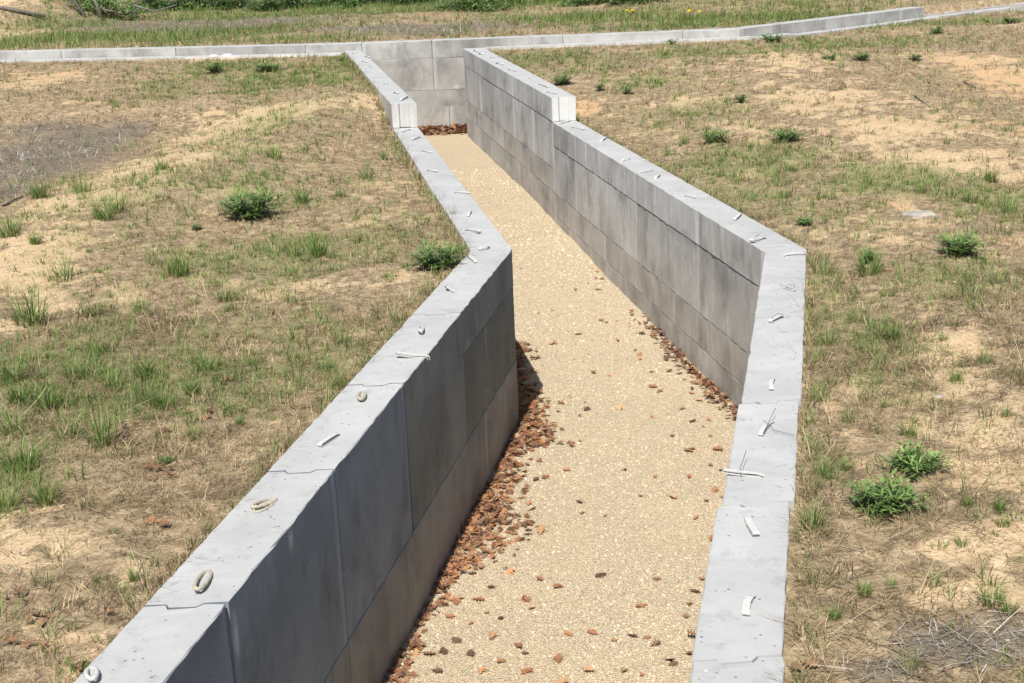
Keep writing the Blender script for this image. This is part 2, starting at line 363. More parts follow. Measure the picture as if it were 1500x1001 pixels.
# ------------------------------------------------------------------ concrete walls
TS = (0, .27, .335, .665, .73, 1.0)
def block(parent, i0, i1, o0, o1, z0, z1, tint, key=(0, 0), gap=.004, shift=(0, 0), rough=.0013, name='block', seg=.065):
    """precast block between plan points i0-i1 (inner face) and o0-o1 (outer face); key: +1 tongue, -1 groove at each end"""
    i0, i1, o0, o1 = [np.array(p, float) + np.array(shift) for p in (i0, i1, o0, o1)]
    L = np.linalg.norm(i1 - i0); d = (i1 - i0) / L; ch = .0045 if z1 > -.01 and z1 not in (.105,) else .0015
    i0 = i0 + d * gap; o0 = o0 + d * gap; i1 = i1 - d * gap; o1 = o1 - d * gap
    n = max(2, int(L / seg)); w = np.linalg.norm(o0 - i0); ct = ch / w
    # section columns
    sec = [(0, z1 - ch, 0)] + [((t if 0 < t < 1 else (ct if t == 0 else 1 - ct)), z1, k) for k, t in enumerate(TS)] + [(1, z1 - ch, 5)] \
        + [(1, z0 + ch, 5)] + [((t if 0 < t < 1 else (ct if t == 0 else 1 - ct)), z0, k) for k, t in reversed(list(enumerate(TS)))] + [(0, z0 + ch, 0)]
    us = [0, .055 / L, .075 / L] + [k / n for k in range(1, n + 1) if k / n > .1 / L]; n = len(us) - 1; m = len(sec); V = []; R = np.random.default_rng(abs(hash((round(i0[0], 3), round(z1, 3), round(i0[1], 3)))) % 2 ** 31)
    for r in range(n + 1):
        u = us[r]; a = i0 + (i1 - i0) * u; b = o0 + (o1 - o0) * u
        j = R.normal(0, rough, (m, 3)); j[1:7, 2] *= .6
        chip = [(R.random() < .014) * R.uniform(.003, .008) for _ in range(2)]
        for q, (t, z, k) in enumerate(sec):
            p = a + (b - a) * t
            off = 0
            if k in (2, 3):
                if r == 0: off = -key[0] * .03
                if r == n: off = key[1] * .03
            p = p + d * off
            if q in (0, 1): off_c = chip[0]
            elif q in (6, 7): off_c = -chip[1]
            else: off_c = 0.
            p = p + (b - a) / w * off_c; z = z - (abs(off_c) * .6 if q in (1, 6) else 0)
            ins = ch * .6 if r in (0, n) and q in (0, m - 1, 7, 8) else 0
            p = p + (b - a) / w * (ins if t == 0 else -ins if t == 1 else 0)
            V.append((p[0] + j[q, 0], p[1] + j[q, 1], z + j[q, 2]))
    Fc = []
    for r in range(n):
        for q in range(m):
            q2 = (q + 1) % m
            Fc.append((r * m + q, r * m + q2, (r + 1) * m + q2, (r + 1) * m + q))
    for r, flip in ((0, False), (n, True)):
        B = r * m
        cols = [(B + 0, B + m - 1)] + [(B + 1 + k, B + m - 2 - k) for k in range(6)] + [(B + 7, B + 8)]
        for k in range(7):
            (a, a2), (b_, b2) = cols[k], cols[k + 1]
            f = (a, a2, b2, b_); Fc.append(f if not flip else f[::-1])
    ob = mesh_py(name, V, Fc, M_CONC, parent)
    me = ob.data
    import bmesh
    bm = bmesh.new(); bm.from_mesh(me); bmesh.ops.recalc_face_normals(bm, faces=bm.faces); bm.to_mesh(me); bm.free()
    at = me.attributes.new('edge', 'FLOAT', 'POINT'); ev = R.choice([0, .3, .7, 1.0]); at.data.foreach_set('value', [ev if k < 2 * m else 0. for k in range(len(V))])
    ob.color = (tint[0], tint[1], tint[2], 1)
    return ob
def run(parent, R, courses, seed, tints=None, key_end=(0, 0), shifts=None, gap=.004):
    (a, b), (oa, ob_) = R; a, b, oa, ob_ = map(np.array, (a, b, oa, ob_)); rr = random.Random(seed)
    for ci, (zt, zb, js) in enumerate(courses):
        us = [0] + [(y - a[1]) / (b[1] - a[1]) for y in js] + [1]
        for k in range(len(us) - 1):
            u0, u1 = us[k], us[k + 1]
            t = rr.uniform(.82, 1.12); w = rr.uniform(-.03, .03); tint = (t + w * .4, t, t - w)
            if tints and (ci, k) in tints: tint = tints[(ci, k)]
            off = rr.uniform(-.003, .003) if ci == 0 else .002 + .001 * ci + rr.uniform(0, .002)
            perp = (oa - a) / np.linalg.norm(oa - a) * off
            if shifts and (ci, k) in shifts: perp = np.array(shifts[(ci, k)])
            kk = [(-1 if k > 0 else key_end[0]), (1 if k < len(us) - 2 else key_end[1])]
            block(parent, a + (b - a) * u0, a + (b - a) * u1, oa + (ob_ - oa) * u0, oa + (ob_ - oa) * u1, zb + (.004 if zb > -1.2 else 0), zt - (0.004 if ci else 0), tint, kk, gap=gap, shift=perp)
WL = empty('retaining_wall', (0, 0, 0)); tag(WL, 'left concrete block wall of the trench, its inner face in shade', 'retaining wall', 'walls of the trench')
WR = empty('retaining_wall', (0, 0, 0)); tag(WR, 'right concrete block wall of the trench with sunlit stained inner face', 'retaining wall', 'walls of the trench')
WF = empty('retaining_wall', (0, 0, 0)); tag(WF, 'long low concrete wall crossing behind the far end of the trench', 'retaining wall', 'walls of the trench')
def cut(R, y0, y1):
    (a_, b_), (oa_, ob2) = [tuple(np.array(p, float) for p in q) for q in R]; f = lambda y: (y - a_[1]) / (b_[1] - a_[1])
    return [(tuple(a_ + (b_ - a_) * f(y0)), tuple(a_ + (b_ - a_) * f(y1))), (tuple(oa_ + (ob2 - oa_) * f(y0)), tuple(oa_ + (ob2 - oa_) * f(y1)))]
NLa, NLb = cut(NL, 10.24, 8.51), cut(NL, 8.51, -2.0)
run(WL, NLa, [(0, -c, []), (-c, -3 * c, [])], 3, tints={(0, 0): (.40, .42, .43), (1, 0): (.27, .285, .26)}, key_end=(0, 1))  # top block's tint has the face's shade painted in; olive panel is darker itself
run(WL, NLb, [(0, -3 * c, [7.14, 5.93, 4.65, 3.3, 2, .6])], 3, tints={(0, 0): (.40, .43, .43), (0, 1): (.40, .475, .58), (0, 2): (.37, .455, .57), (0, 3): (.34, .41, .53)}, shifts={(0, 0): (.001, 0), (0, 1): (.0, 0), (0, 2): (.0005, 0), (0, 3): (.0015, .0), (0, 4): (.001, .0)}, key_end=(-1, 0), gap=.0065)  # darker, bluer tints paint the shade of this inner face into the block colour
run(WL, NL, [(-3 * c, -1.72, [9.1, 5.92, 3, 1])], 3, tints={(0, 0): (.50, .49, .49), (0, 1): (.48, .475, .48), (0, 2): (.42, .44, .46)})  # bottom course: shade painted into the tints here too
run(WL, ML, [(0, -c, [11.05, 12.6, 14.1, 15.6]), (-c, -3 * c, [12, 14.4]), (-3 * c, -1.72, [11.5, 13.5, 15.5])], 4)
run(WL, FL, [(c, 0, [18.42, 20.0, 21.6, 23.2]), (0, -2 * c, [19.2, 21.8]), (-2 * c, -1.6, [18.5, 21, 23])], 5, key_end=(-1, 0))
run(WR, NR, [(0, -c, [8.11, 6.59, 5.34, 4.09, 2.8, 1.5, .2]), (-c, -3 * c, [7.5, 5, 2.5]), (-3 * c, -1.72, [8, 5.5, 3])], 6, shifts={(0, 3): (-.03, .005), (0, 4): (-.022, .004), (0, 2): (-.012, .0)}, gap=.005)
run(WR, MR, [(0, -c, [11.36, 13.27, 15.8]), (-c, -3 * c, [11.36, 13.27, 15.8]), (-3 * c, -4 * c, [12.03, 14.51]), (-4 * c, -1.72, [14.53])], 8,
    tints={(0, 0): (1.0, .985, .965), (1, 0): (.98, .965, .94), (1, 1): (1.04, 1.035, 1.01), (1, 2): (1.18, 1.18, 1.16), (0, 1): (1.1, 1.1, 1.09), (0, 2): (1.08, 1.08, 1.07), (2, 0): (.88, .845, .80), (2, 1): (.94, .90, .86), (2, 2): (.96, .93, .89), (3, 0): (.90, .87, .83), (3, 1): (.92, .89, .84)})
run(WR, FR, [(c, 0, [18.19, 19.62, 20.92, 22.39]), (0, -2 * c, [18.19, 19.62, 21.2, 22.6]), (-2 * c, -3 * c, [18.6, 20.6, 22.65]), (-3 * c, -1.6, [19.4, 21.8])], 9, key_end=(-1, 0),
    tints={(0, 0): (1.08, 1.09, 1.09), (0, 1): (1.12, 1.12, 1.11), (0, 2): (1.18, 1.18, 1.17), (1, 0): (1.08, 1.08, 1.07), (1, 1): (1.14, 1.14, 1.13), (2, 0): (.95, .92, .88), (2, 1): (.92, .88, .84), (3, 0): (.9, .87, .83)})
# far wall: polyline of the front face, upper course set back behind a ledge
FT = .405
def fpt(x, back=0.):
    y = float(fw(x)); e = .05; s = (float(fw(x + e)) - float(fw(x - e))) / (2 * e); L = math.hypot(1, s)
    return np.array([x - s / L * back, y + 1 / L * back])
xs_up = [-19, -16.5, -14.1, -11.7, -8.05, -5.85, -3.44, -2.43, -1.2, 1.1, 3.2, 4.21, 5.05, 5.9, 7.05, 7.85, 8.5]
rr = random.Random(21)
for k in range(len(xs_up) - 1):
    a, b = xs_up[k], xs_up[k + 1]; t = rr.uniform(.80, .92)
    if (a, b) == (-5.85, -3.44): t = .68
    if a in (-1.2,): t = .78
    block(WF, fpt(a), fpt(b), fpt(a, .30), fpt(b, .30), .105, FT - rr.uniform(0, .006), (t, t, t), (0, 0), gap=.005, seg=.3)
# lower courses that show inside the trench
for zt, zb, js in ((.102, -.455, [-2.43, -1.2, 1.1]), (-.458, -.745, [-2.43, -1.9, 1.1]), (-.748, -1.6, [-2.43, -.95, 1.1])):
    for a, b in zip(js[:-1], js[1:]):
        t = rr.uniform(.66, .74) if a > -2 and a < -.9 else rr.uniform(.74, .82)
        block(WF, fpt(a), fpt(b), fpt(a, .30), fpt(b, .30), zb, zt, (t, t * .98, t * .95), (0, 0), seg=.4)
# ledge of the course in front, and the lower course that runs on past the end of the upper one
def ledge(xs, zf, name='ledge_block', f=-.27, bk=-.012):
    for a, b in zip(xs[:-1], xs[1:]):
        t = rr.uniform(1.0, 1.12); z = zf((a + b) / 2)
        block(WF, fpt(a, f), fpt(b, f), fpt(a, bk), fpt(b, bk), z - .3, z, (t, t, t), (0, 0), name=name, seg=.4)
ledge([-19, -14, -10.4, -8.0, -5.6, -3.3, -2.74], lambda x: .262)
ledge([-.27, 2.0, 4.35], lambda x: .268)
ledge([4.18, 5.1, 5.9, 7.4, 8.5], lambda x: .25 - .045 * float(sst(4.2, 5.9, x)))
ledge([8.52, 9.6, 10.9, 12.3], lambda x: .215)
for a, b in ((8.52, 9.6), (9.6, 10.9), (10.9, 12.3)):
    block(WF, fpt(a, .06), fpt(b, .06), fpt(a, .30), fpt(b, .30), -.1, .235, (1.05, 1.05, 1.05), (0, 0), seg=.4, name='ledge_block')
for a, b in ((10.5, 12.3), (12.3, 14.6)):
    block(WF, fpt(a, -.62), fpt(b, -.62), fpt(a, -.30), fpt(b, -.30), -.1, .30, (1.0, 1, 1), (0, 0), seg=.4)

# ------------------------------------------------------------------ lifting loops cast into the wall tops
def sweep(name, path, side, w, th, mat, parent):
    path = [np.array(p, float) for p in path]; side = np.array(side, float); V = []; Fc = []
    for k, p in enumerate(path):
        t = path[min(k + 1, len(path) - 1)] - path[max(k - 1, 0)]; nn = np.cross(side, t); nn /= (np.linalg.norm(nn) + 1e-9)
        for a, b in ((-1, -1), (1, -1), (1, 1), (-1, 1)): V.append(p + side * (a * w / 2) + nn * (b * th / 2))
        if k:
            for q in range(4): Fc.append(((k - 1) * 4 + q, (k - 1) * 4 + (q + 1) % 4, k * 4 + (q + 1) % 4, k * 4 + q))
    Fc += [(3, 2, 1, 0), tuple(len(V) - 4 + i for i in range(4))]
    return mesh_py(name, V, Fc, mat, parent)
def tube(name, path, r, mat, parent, sides=6, smooth=True):
    path = [np.array(p, float) for p in path]; V = []; Fc = []
    for k, p in enumerate(path):
        t = path[min(k + 1, len(path) - 1)] - path[max(k - 1, 0)]; t /= (np.linalg.norm(t) + 1e-9)
        h = np.array((0, 0, 1.)) if abs(t[2]) < .9 else np.array((1., 0, 0)); u = np.cross(t, h); u /= np.linalg.norm(u); v = np.cross(t, u)
        rk = r[k] if hasattr(r, '__len__') else r
        for s in range(sides):
            a = 2 * math.pi * s / sides; V.append(p + (u * math.cos(a) + v * math.sin(a)) * rk)
        if k:
            for s in range(sides): Fc.append(((k - 1) * sides + s, (k - 1) * sides + (s + 1) % sides, k * sides + (s + 1) % sides, k * sides + s))
    Fc += [tuple(range(sides))[::-1], tuple(len(V) - sides + i for i in range(sides))]
    return mesh_py(name, V, Fc, mat, parent, smooth)
def flat_loop(parent, b, t, z, w=.022, lift=.012, rise=0.):
    w *= random.uniform(.85, 1.2); lift *= random.uniform(.4, 1.1)
    p, q = on_z(*b, z), on_z(*t, z); d = q - p; L = np.linalg.norm(d); d /= L; s = np.array([-d[1], d[0], 0])
    tw = random.uniform(-.5, .5)
    prof = [(0, -.012), (.004, .006), (L * .22, .010 + lift * .7), (L * .5, .010 + lift), (L * .8, .010 + lift * .9 + rise * .6), (L - .006, .010 + lift * .75 + rise), (L, .008 + lift * .4 + rise), (L - .005, .004 + rise * .9), (L * .75, .003 + rise * .4), (L * .4, .0025), (.02, .002), (.012, -.012)]
    path = [p + d * a + np.array([0, 0, h]) + s * (tw * .02 * math.sin(a / L * 3.1)) for a, h in prof]
    return sweep('lifting_loop', path, s, w, .003, M_STRAP, parent)
def rope_loop(parent, b, t, z, wide, h, r=.0075, mat=None, lean=.5):
    """a loop of rope standing out of the concrete between two feet and leaning over"""
    p, q = on_z(*b, z), on_z(*t, z); d = q - p; L = np.linalg.norm(d); d /= L; s = np.array([-d[1], d[0], 0]); pts = []
    for k in range(25):
        a = math.pi * (-.16 + 2.0 * k / 24 * .58 * 1.14)
        a = 2 * math.pi * (k / 24) * .94 + math.pi * 1.03
        u = .5 + .5 * math.cos(a); v = math.sin(a) * wide / 2
        pts.append(p + d * (L * u) + s * v + np.array([0, 0, max(-.01, -.008 + h * (u ** .7) * 1.0 + .004 * (k % 2 == 0))]))
    return tube('lifting_loop', pts, r, mat or M_ROPE, parent, 7)
def wire(parent, pts, z, r=.0013):
    P = [on_z(a, b_, z) + np.array([0, 0, h]) for a, b_, h in pts]
    return tube('tie_wire', P, r, M_WIRE, parent, 5)
# left near wall
rope_loop(WL, (305, 836), (290, 872), 0, .045, .03, .0085)
rope_loop(WL, (404, 730), (371, 748), 0, .05, .022, .008); rope_loop(WL, (402, 733), (373, 752), 0, .045, .010, .007)
flat_loop(WL, (496, 637), (468, 656), 0, .024, .02)
rope_loop(WL, (531, 574), (529, 590), 0, .038, .026, .0085); rope_loop(WL, (531, 577), (530, 588), 0, .03, .012, .007)
flat_loop(WL, (630, 524), (580, 525), 0, .024, .015, .02)
rope_loop(WL, (616, 477), (617, 492), 0, .03, .035, .008, M_STRAP)
flat_loop(WL, (651, 419), (664, 429), 0, .016, .006); flat_loop(WL, (654, 418), (656, 428), 0, .01, .02, .02)
flat_loop(WL, (686, 375), (697, 386), 0, .024, .01); flat_loop(WL, (717, 364), (702, 368), 0, .03, .02)
flat_loop(WL, (682, 338), (703, 343), 0, .028, .02, .01)
rope_loop(WL, (133, 978), (137, 1004), 0, .035, .03, .008, M_STRAP)
flat_loop(WL, (60, 1060), (52, 1085), 0)
for b, t in (((690, 311), (686, 318)), ((666, 283), (688, 285)), ((626, 251), (640, 253)), ((619, 222), (632, 225)), ((615, 202), (604, 206)), ((601, 191), (589, 194))):
    flat_loop(WL, b, t, 0, .026, .02)
for b, t in (((516, 79), (522, 79)), ((535, 84), (541, 85)), ((530, 91), (538, 92)), ((541, 99), (544, 99)), ((562, 124), (568, 124)), ((597, 143), (587, 148)), ((577, 137), (583, 138))):
    flat_loop(WL, b, t, c, .03, .02)
for b, t in (((694, 75), (699, 76)), ((702, 80), (707, 81)), ((718, 85), (722, 85)), ((727, 94), (737, 96)), ((744, 103), (756, 105)), ((774, 116), (779, 116)), ((789, 124), (803, 129)), ((801, 136), (815, 138))):
    flat_loop(WR, b, t, c, .03, .022)
for b, t in (((836, 178), (820, 182)), ((838, 188), (855, 191)), ((880, 208), (888, 203)), ((911, 237), (923, 235)), ((936, 254), (956, 251)), ((960, 263), (966, 259)), ((1003, 288), (1019, 291)), ((1085, 315), (1076, 324))):
    flat_loop(WR, b, t, 0, .024, .018)
l = flat_loop(WR, (1121, 350), (1100, 357), 0, .026, .022, .01); wire(l, [(1105, 354, .03), (1112, 349, .03), (1108, 352, .02)], 0)
flat_loop(WR, (1146, 376), (1182, 374), 0, .028, .018)
l = rope_loop(WR, (1143, 419), (1165, 428), 0, .03, .02, .003, M_STRAP); wire(l, [(1142, 419, .014), (1150, 424, .02), (1163, 428, .012), (1164, 422, .02), (1155, 420, .012)], 0)
l = flat_loop(WR, (1146, 465), (1128, 474), 0, .022, .015); wire(l, [(1130, 473, .026), (1138, 467, .03), (1148, 465, .02)], 0)
flat_loop(WR, (1133, 557), (1130, 573), 0, .022, .012)
l = flat_loop(WR, (1132, 619), (1114, 640), 0, .022, .012); wire(l, [(1118, 640, .02), (1126, 627, .03), (1136, 612, .05)], 0); wire(l, [(1118, 625, .03), (1126, 629, .026), (1134, 634, .012), (1163, 641, .012)], 0)
l = flat_loop(WR, (1121, 699), (1059, 696), 0, .022, .016, .01); wire(l, [(1086, 700, .0), (1084, 695, .03), (1087, 691, .04), (1093, 678, .06)], 0)
flat_loop(WR, (1094, 757), (1108, 788), 0, .032, .015, .006)
flat_loop(WR, (1103, 874), (1093, 904), 0, .03, .013)
flat_loop(WR, (1080, 1060), (1083, 1090), 0, .03, .013)
for px, py in ((30, 75), (115, 72), (205, 67), (330, 66), (405, 64), (478, 62), (585, 58), (680, 56), (770, 51), (865, 47), (950, 43), (1035, 39), (1130, 34), (1190, 28), (1260, 20), (1310, 14)):
    p = on_z(px, py, FT); d = np.array([random.uniform(.07, .12), random.uniform(-.02, .02), 0]); L = np.linalg.norm(d)
    y = float(fw(p[0])) + .12; p = np.array([p[0], y, FT])
    sweep('lifting_loop', [p + (0, 0, -.01), p + (0, 0, .015), p + d * .5 + (0, 0, .03), p + d + (0, 0, .022), p + d * .9 + (0, 0, .004)], (0, 1, 0), .03, .004, M_STRAP, WF)

# ------------------------------------------------------------------ blade builder
def blades(name, base, az, length, width, rise, droop, col, mat, segs=2, tipk=.25, kind='stuff', parent=None):
    """base (N,3); rise = start elevation angle; droop = bend over the length"""
    N = len(base); base = np.asarray(base); V = np.zeros((N, segs + 1, 2, 3)); p = base.copy()
    hx, hy = np.cos(az), np.sin(az); sx, sy = -hy, hx
    ang = np.array(rise, float).copy() * np.ones(N)
    for k in range(segs + 1):
        wk = width * (1 - (1 - tipk) * (k / segs) ** 1.5) / 2
        V[:, k, 0] = p + np.stack([sx * wk, sy * wk, 0 * wk], 1); V[:, k, 1] = p - np.stack([sx * wk, sy * wk, 0 * wk], 1)
        if k < segs:
            st = length / segs; p = p + np.stack([hx * np.cos(ang) * st, hy * np.cos(ang) * st, np.sin(ang) * st], 1); ang = ang - droop / segs
    b0 = (np.arange(N) * (segs + 1) * 2)[:, None]
    q = np.concatenate([np.stack([b0[:, 0] + k * 2, b0[:, 0] + k * 2 + 1, b0[:, 0] + k * 2 + 3, b0[:, 0] + k * 2 + 2], 1) for k in range(segs)])
    cc = np.repeat(np.asarray(col), (segs + 1) * 2, axis=0)
    o = mesh_np(name, V.reshape(-1, 3), quads=q, mat=mat, cols=cc, parent=parent)
    if kind: o['kind'] = kind
    return o
def sample_ground(n, near=2.6, far=48, pw=1.5, y0=7.):
    """points on the ground round the trench, thinning out with distance"""
    ys = np.linspace(near, far, 400); d = np.minimum(1, (y0 / ys) ** pw) * (ys * .84 + 2.4); cdf = np.cumsum(d); cdf /= cdf[-1]
    y = np.interp(rng.random(n), cdf, ys); x = (rng.random(n) * 2 - 1) * (y * .42 + 1.2)
    ok = ~((x > xl_out(y) - .012) & (x < xr_out(y) + .012) & (y < fw(x) + .4)) & ~((y > fw(x) - .34) & (y < fw(x) + .36))
    return x[ok], y[ok]
PAL = np.array([(.11, .078, .043), (.19, .138, .077), (.265, .195, .108), (.25, .21, .105), (.36, .27, .152), (.47, .365, .215)])
PALM = np.array([(.23, .20, .16), (.33, .29, .235), (.11, .095, .075), (.56, .51, .44)])
def tuft_pts(cx, cy, nb, rad):
    """blades of many tufts: nb blades round every centre"""
    X = np.repeat(cx, nb); Y = np.repeat(cy, nb); R = np.repeat(rad, nb); n = len(X)
    a = rng.random(n) * 6.283; r = np.sqrt(rng.random(n)) * R
    return X + np.cos(a) * r, Y + np.sin(a) * r, a, R
# dry straw: a thin litter lying flat, and dead tufts standing in it
def straw(n0, near, far, pw, segs):
    x, y = sample_ground(n0, near, far, pw)
    sa, mu, og, gr = masks(x, y); cl = .5 * fbm(x, y, .5, 15, 3) + .5 * fbm(x, y, .09, 16, 2)
    pr = np.clip(1 - sa * 1.0 + mu * .4, .05, 1) * np.clip(.3 + (cl - .4) * 3.2, .08, 1.1)
    k = rng.random(len(x)) < pr; x, y, mu = x[k], y[k], mu[k]; n = len(x); fr = np.clip((y - 6) / 18, 0, 1)
    tone = np.clip(((fbm(x, y, .3, 31, 2) - .5) * 9 + rng.normal(0, 1.3, n) + 2.5), 0, 5.99).astype(int)
    col = PAL[tone] * rng.uniform(.55, 1.5, (n, 1)); m_ = rng.random(n) < mu * .95
    col[m_] = PALM[rng.integers(0, len(PALM), m_.sum())] * rng.uniform(.8, 1.2, (m_.sum(), 1))
    rise = np.abs(rng.normal(.25, .4, n))
    return blades('dry_grass', np.stack([x, y, gz(x, y) - .003 + rng.random(n) * .008], 1), rng.random(n) * 6.283, rng.gamma(3, .014, n) * (1 + fr * .4) + .012, rng.uniform(.0014, .0032, n) * (1 + fr * 1.7), rise, rise * 1.2 + rng.normal(.1, .4, n), col, M_THATCH, segs, .4)
straw(200000, 2.6, 9, 1.2, 2)['label'] = 'mat of dead dry straw on the near banks'
straw(270000, 9, 48, 1.6, 1)['label'] = 'mat of dead dry straw on the far banks'
x, y = sample_ground(150000, 2.6, 48, 1.0); sa, mu, og, gr = masks(x, y); k = rng.random(len(x)) < (mu > .25) * 1.0; x, y, mu = x[k], y[k], mu[k]; n = len(x); fr = np.clip((y - 6) / 18, 0, 1)
blades('dry_grass', np.stack([x, y, gz(x, y) + .002 + rng.random(n) * .014], 1), rng.normal(0, .55, n) + np.pi * rng.integers(0, 2, n), rng.gamma(3, .022, n) + .02, rng.uniform(.002, .0045, n) * (1 + fr * 1.6), rng.normal(.05, .14, n), rng.normal(.05, .3, n), PALM[rng.integers(0, 4, n)] * rng.uniform(.6, 1.35, (n, 1)), M_THATCH, 2, .5)['label'] = 'grey matted straw lying flat in broad patches'
x, y = sample_ground(36000, pw=1.1)
sa, mu, og, gr = masks(x, y); cl = fbm(x, y, .5, 17, 3); k = rng.random(len(x)) < np.clip(1. - sa * .45, .1, 1) * np.clip(.35 + (cl - .4) * 2.4, .12, 1); x, y, mu = x[k], y[k], mu[k]
nb = np.where(y < 9, 14, 7); R = rng.gamma(3, .013, len(x)) + .012; tone = rng.integers(0, 6, len(x)); sh = rng.uniform(.6, 1.35, len(x)); lean = rng.random(len(x)) * 6.283
X_, Y_, A_, RR = tuft_pts(x, y, nb, R); rep = lambda v: np.repeat(v, nb)
ok = ~((X_ > xl_out(Y_) - .01) & (X_ < xr_out(Y_) + .01) & (Y_ < fw(X_) + .35)) & ~((Y_ > fw(X_) - .32) & (Y_ < fw(X_) + .34))
X_, Y_, A_, RR = X_[ok], Y_[ok], A_[ok], RR[ok]; n = len(X_); col = (PAL[rep(tone)] * rep(sh)[:, None])[ok] * rng.uniform(.8, 1.2, (n, 1))
mm = rep(mu)[ok] > .5; col[mm] = PALM[rng.integers(0, 4, mm.sum())]
az = np.where(rng.random(n) < .5, rep(lean)[ok] + rng.normal(0, .6, n), A_ + rng.normal(0, .7, n)); fr = np.clip((Y_ - 6) / 18, 0, 1)
rise = rng.uniform(.15, 1.15, n)
blades('dry_grass', np.stack([X_, Y_, gz(X_, Y_) - .004], 1), az, RR * rng.uniform(1.0, 2.4, n) + .01, rng.uniform(.0016, .0034, n) * (1 + fr * 1.6), rise, rise * .8 + rng.normal(.3, .4, n), col, M_THATCH, 2, .35)['label'] = 'dead brown grass tufts standing all over the banks'
# long pale stalks
x, y = sample_ground(2600, pw=1.2); n = len(x); sa, mu, og, gr = masks(x, y)
col = np.array([(.50, .41, .27)]) * rng.uniform(.7, 1.2, (n, 1)); rise = np.abs(rng.normal(.08, .2, n))
blades('dry_grass', np.stack([x, y, gz(x, y) + .006 + rng.random(n) * .02], 1), rng.random(n) * 6.283, rng.uniform(.1, .32, n), rng.uniform(.003, .005, n), rise, rise + rng.normal(0, .25, n), col, M_THATCH, 3, .5)
bpy.data.objects['dry_grass.004']['label'] = 'long pale dead stalks scattered over the ground'

# ------------------------------------------------------------------ green grass
def green_cols(n, dry=.12):
    a = np.array([(.10, .175, .036), (.075, .142, .032), (.15, .22, .052), (.19, .225, .072), (.12, .17, .05)])[rng.integers(0, 5, n)] * rng.uniform(.75, 1.25, (n, 1))
    a = a * np.array([1.22, 1.3, 1.1]); d = rng.random(n) < dry; a[d] = np.array([(.32, .27, .13)]) * rng.uniform(.7, 1.1, (d.sum(), 1)); return a
x, y = sample_ground(34000, pw=1.1, y0=7)
sa, mu, og, gr = masks(x, y); k = rng.random(len(x)) < np.clip(gr - .12, .05, 1.1) * 1.0 * (1 - .4 * sa) * (1 - .6 * mu); x, y = x[k], y[k]
hs = rng.gamma(3., .019, len(x)) + .018
bx, by, ba, bR = tuft_pts(x, y, np.full(len(x), 11), hs * .45)
ok = ~((bx > xl_out(by) - .01) & (bx < xr_out(by) + .01) & (by < fw(bx) + .35)) & ~((by > fw(bx) - .32) & (by < fw(bx) + .34)); bx, by, ba, H = bx[ok], by[ok], ba[ok], np.repeat(hs, 11)[ok]; n = len(bx)
rise = rng.uniform(.75, 1.5, n)
blades('grass', np.stack([bx, by, gz(bx, by) - .004], 1), ba + rng.normal(0, .8, n), H * rng.uniform(.6, 1.3, n), rng.uniform(.003, .006, n) * (1 + np.clip((by - 8) / 14, 0, 1.3)), rise, rng.uniform(.2, 1.3, n), green_cols(n, .16), M_GREEN, 2, .15)
bpy.data.objects['grass']['label'] = 'sparse green grass coming up through the straw'
x, y = sample_ground(70000, pw=1.0)
sa, mu, og, gr = masks(x, y); k = rng.random(len(x)) < np.clip(gr * 1.3 - .25, .03, 1) * (1 - .3 * sa) * (1 - .7 * mu); x, y = x[k], y[k]
bx, by, ba, bR = tuft_pts(x, y, np.full(len(x), 7), rng.uniform(.02, .06, len(x)))
ok = ~((bx > xl_out(by) - .01) & (bx < xr_out(by) + .01) & (by < fw(bx) + .35)) & ~((by > fw(bx) - .32) & (by < fw(bx) + .34)); bx, by, ba = bx[ok], by[ok], ba[ok]; n = len(bx)
blades('grass', np.stack([bx, by, gz(bx, by) - .004], 1), ba, rng.uniform(.025, .07, n), rng.uniform(.003, .005, n) * (1 + np.clip((by - 8) / 12, 0, 1.5)), rng.uniform(.5, 1.5, n), 0 * bx, green_cols(n, .2) * 1.1, M_GREEN, 1, .2)['label'] = 'fine short green grass in patches between the straw'
# thick grass behind the far wall
x = rng.uniform(-21, 21, 52000); y = fw(x) + .34 + rng.gamma(1.4, 5., len(x)); k = (y < 52); x, y = x[k], y[k]
sa, mu, og, gr = masks(x, y); k = rng.random(len(x)) < np.clip(gr * 1.4 - .42 + .9 * sst(35, 40, y) + .8 * (sst(2.2, .6, y - fw(x))) * (.45 + .55 * (x < -2)), .05, 1) * (1 - .7 * mu); x, y = x[k], y[k]; n = len(x)
nb = 3; X_ = np.repeat(x, nb) + rng.normal(0, .06, n * nb); Y_ = np.repeat(y, nb) + rng.normal(0, .06, n * nb); Y_ = np.maximum(Y_, fw(X_) + .33); n = len(X_)
blades('grass', np.stack([X_, Y_, gz(X_, Y_) - .01], 1), rng.random(n) * 6.283, rng.uniform(.08, .26, n), rng.uniform(.007, .014, n), rng.uniform(.8, 1.5, n), rng.uniform(.2, 1.2, n), green_cols(n, .22), M_GREEN, 2, .2)
bpy.data.objects['grass.002']['label'] = 'rough green grass behind the far wall'

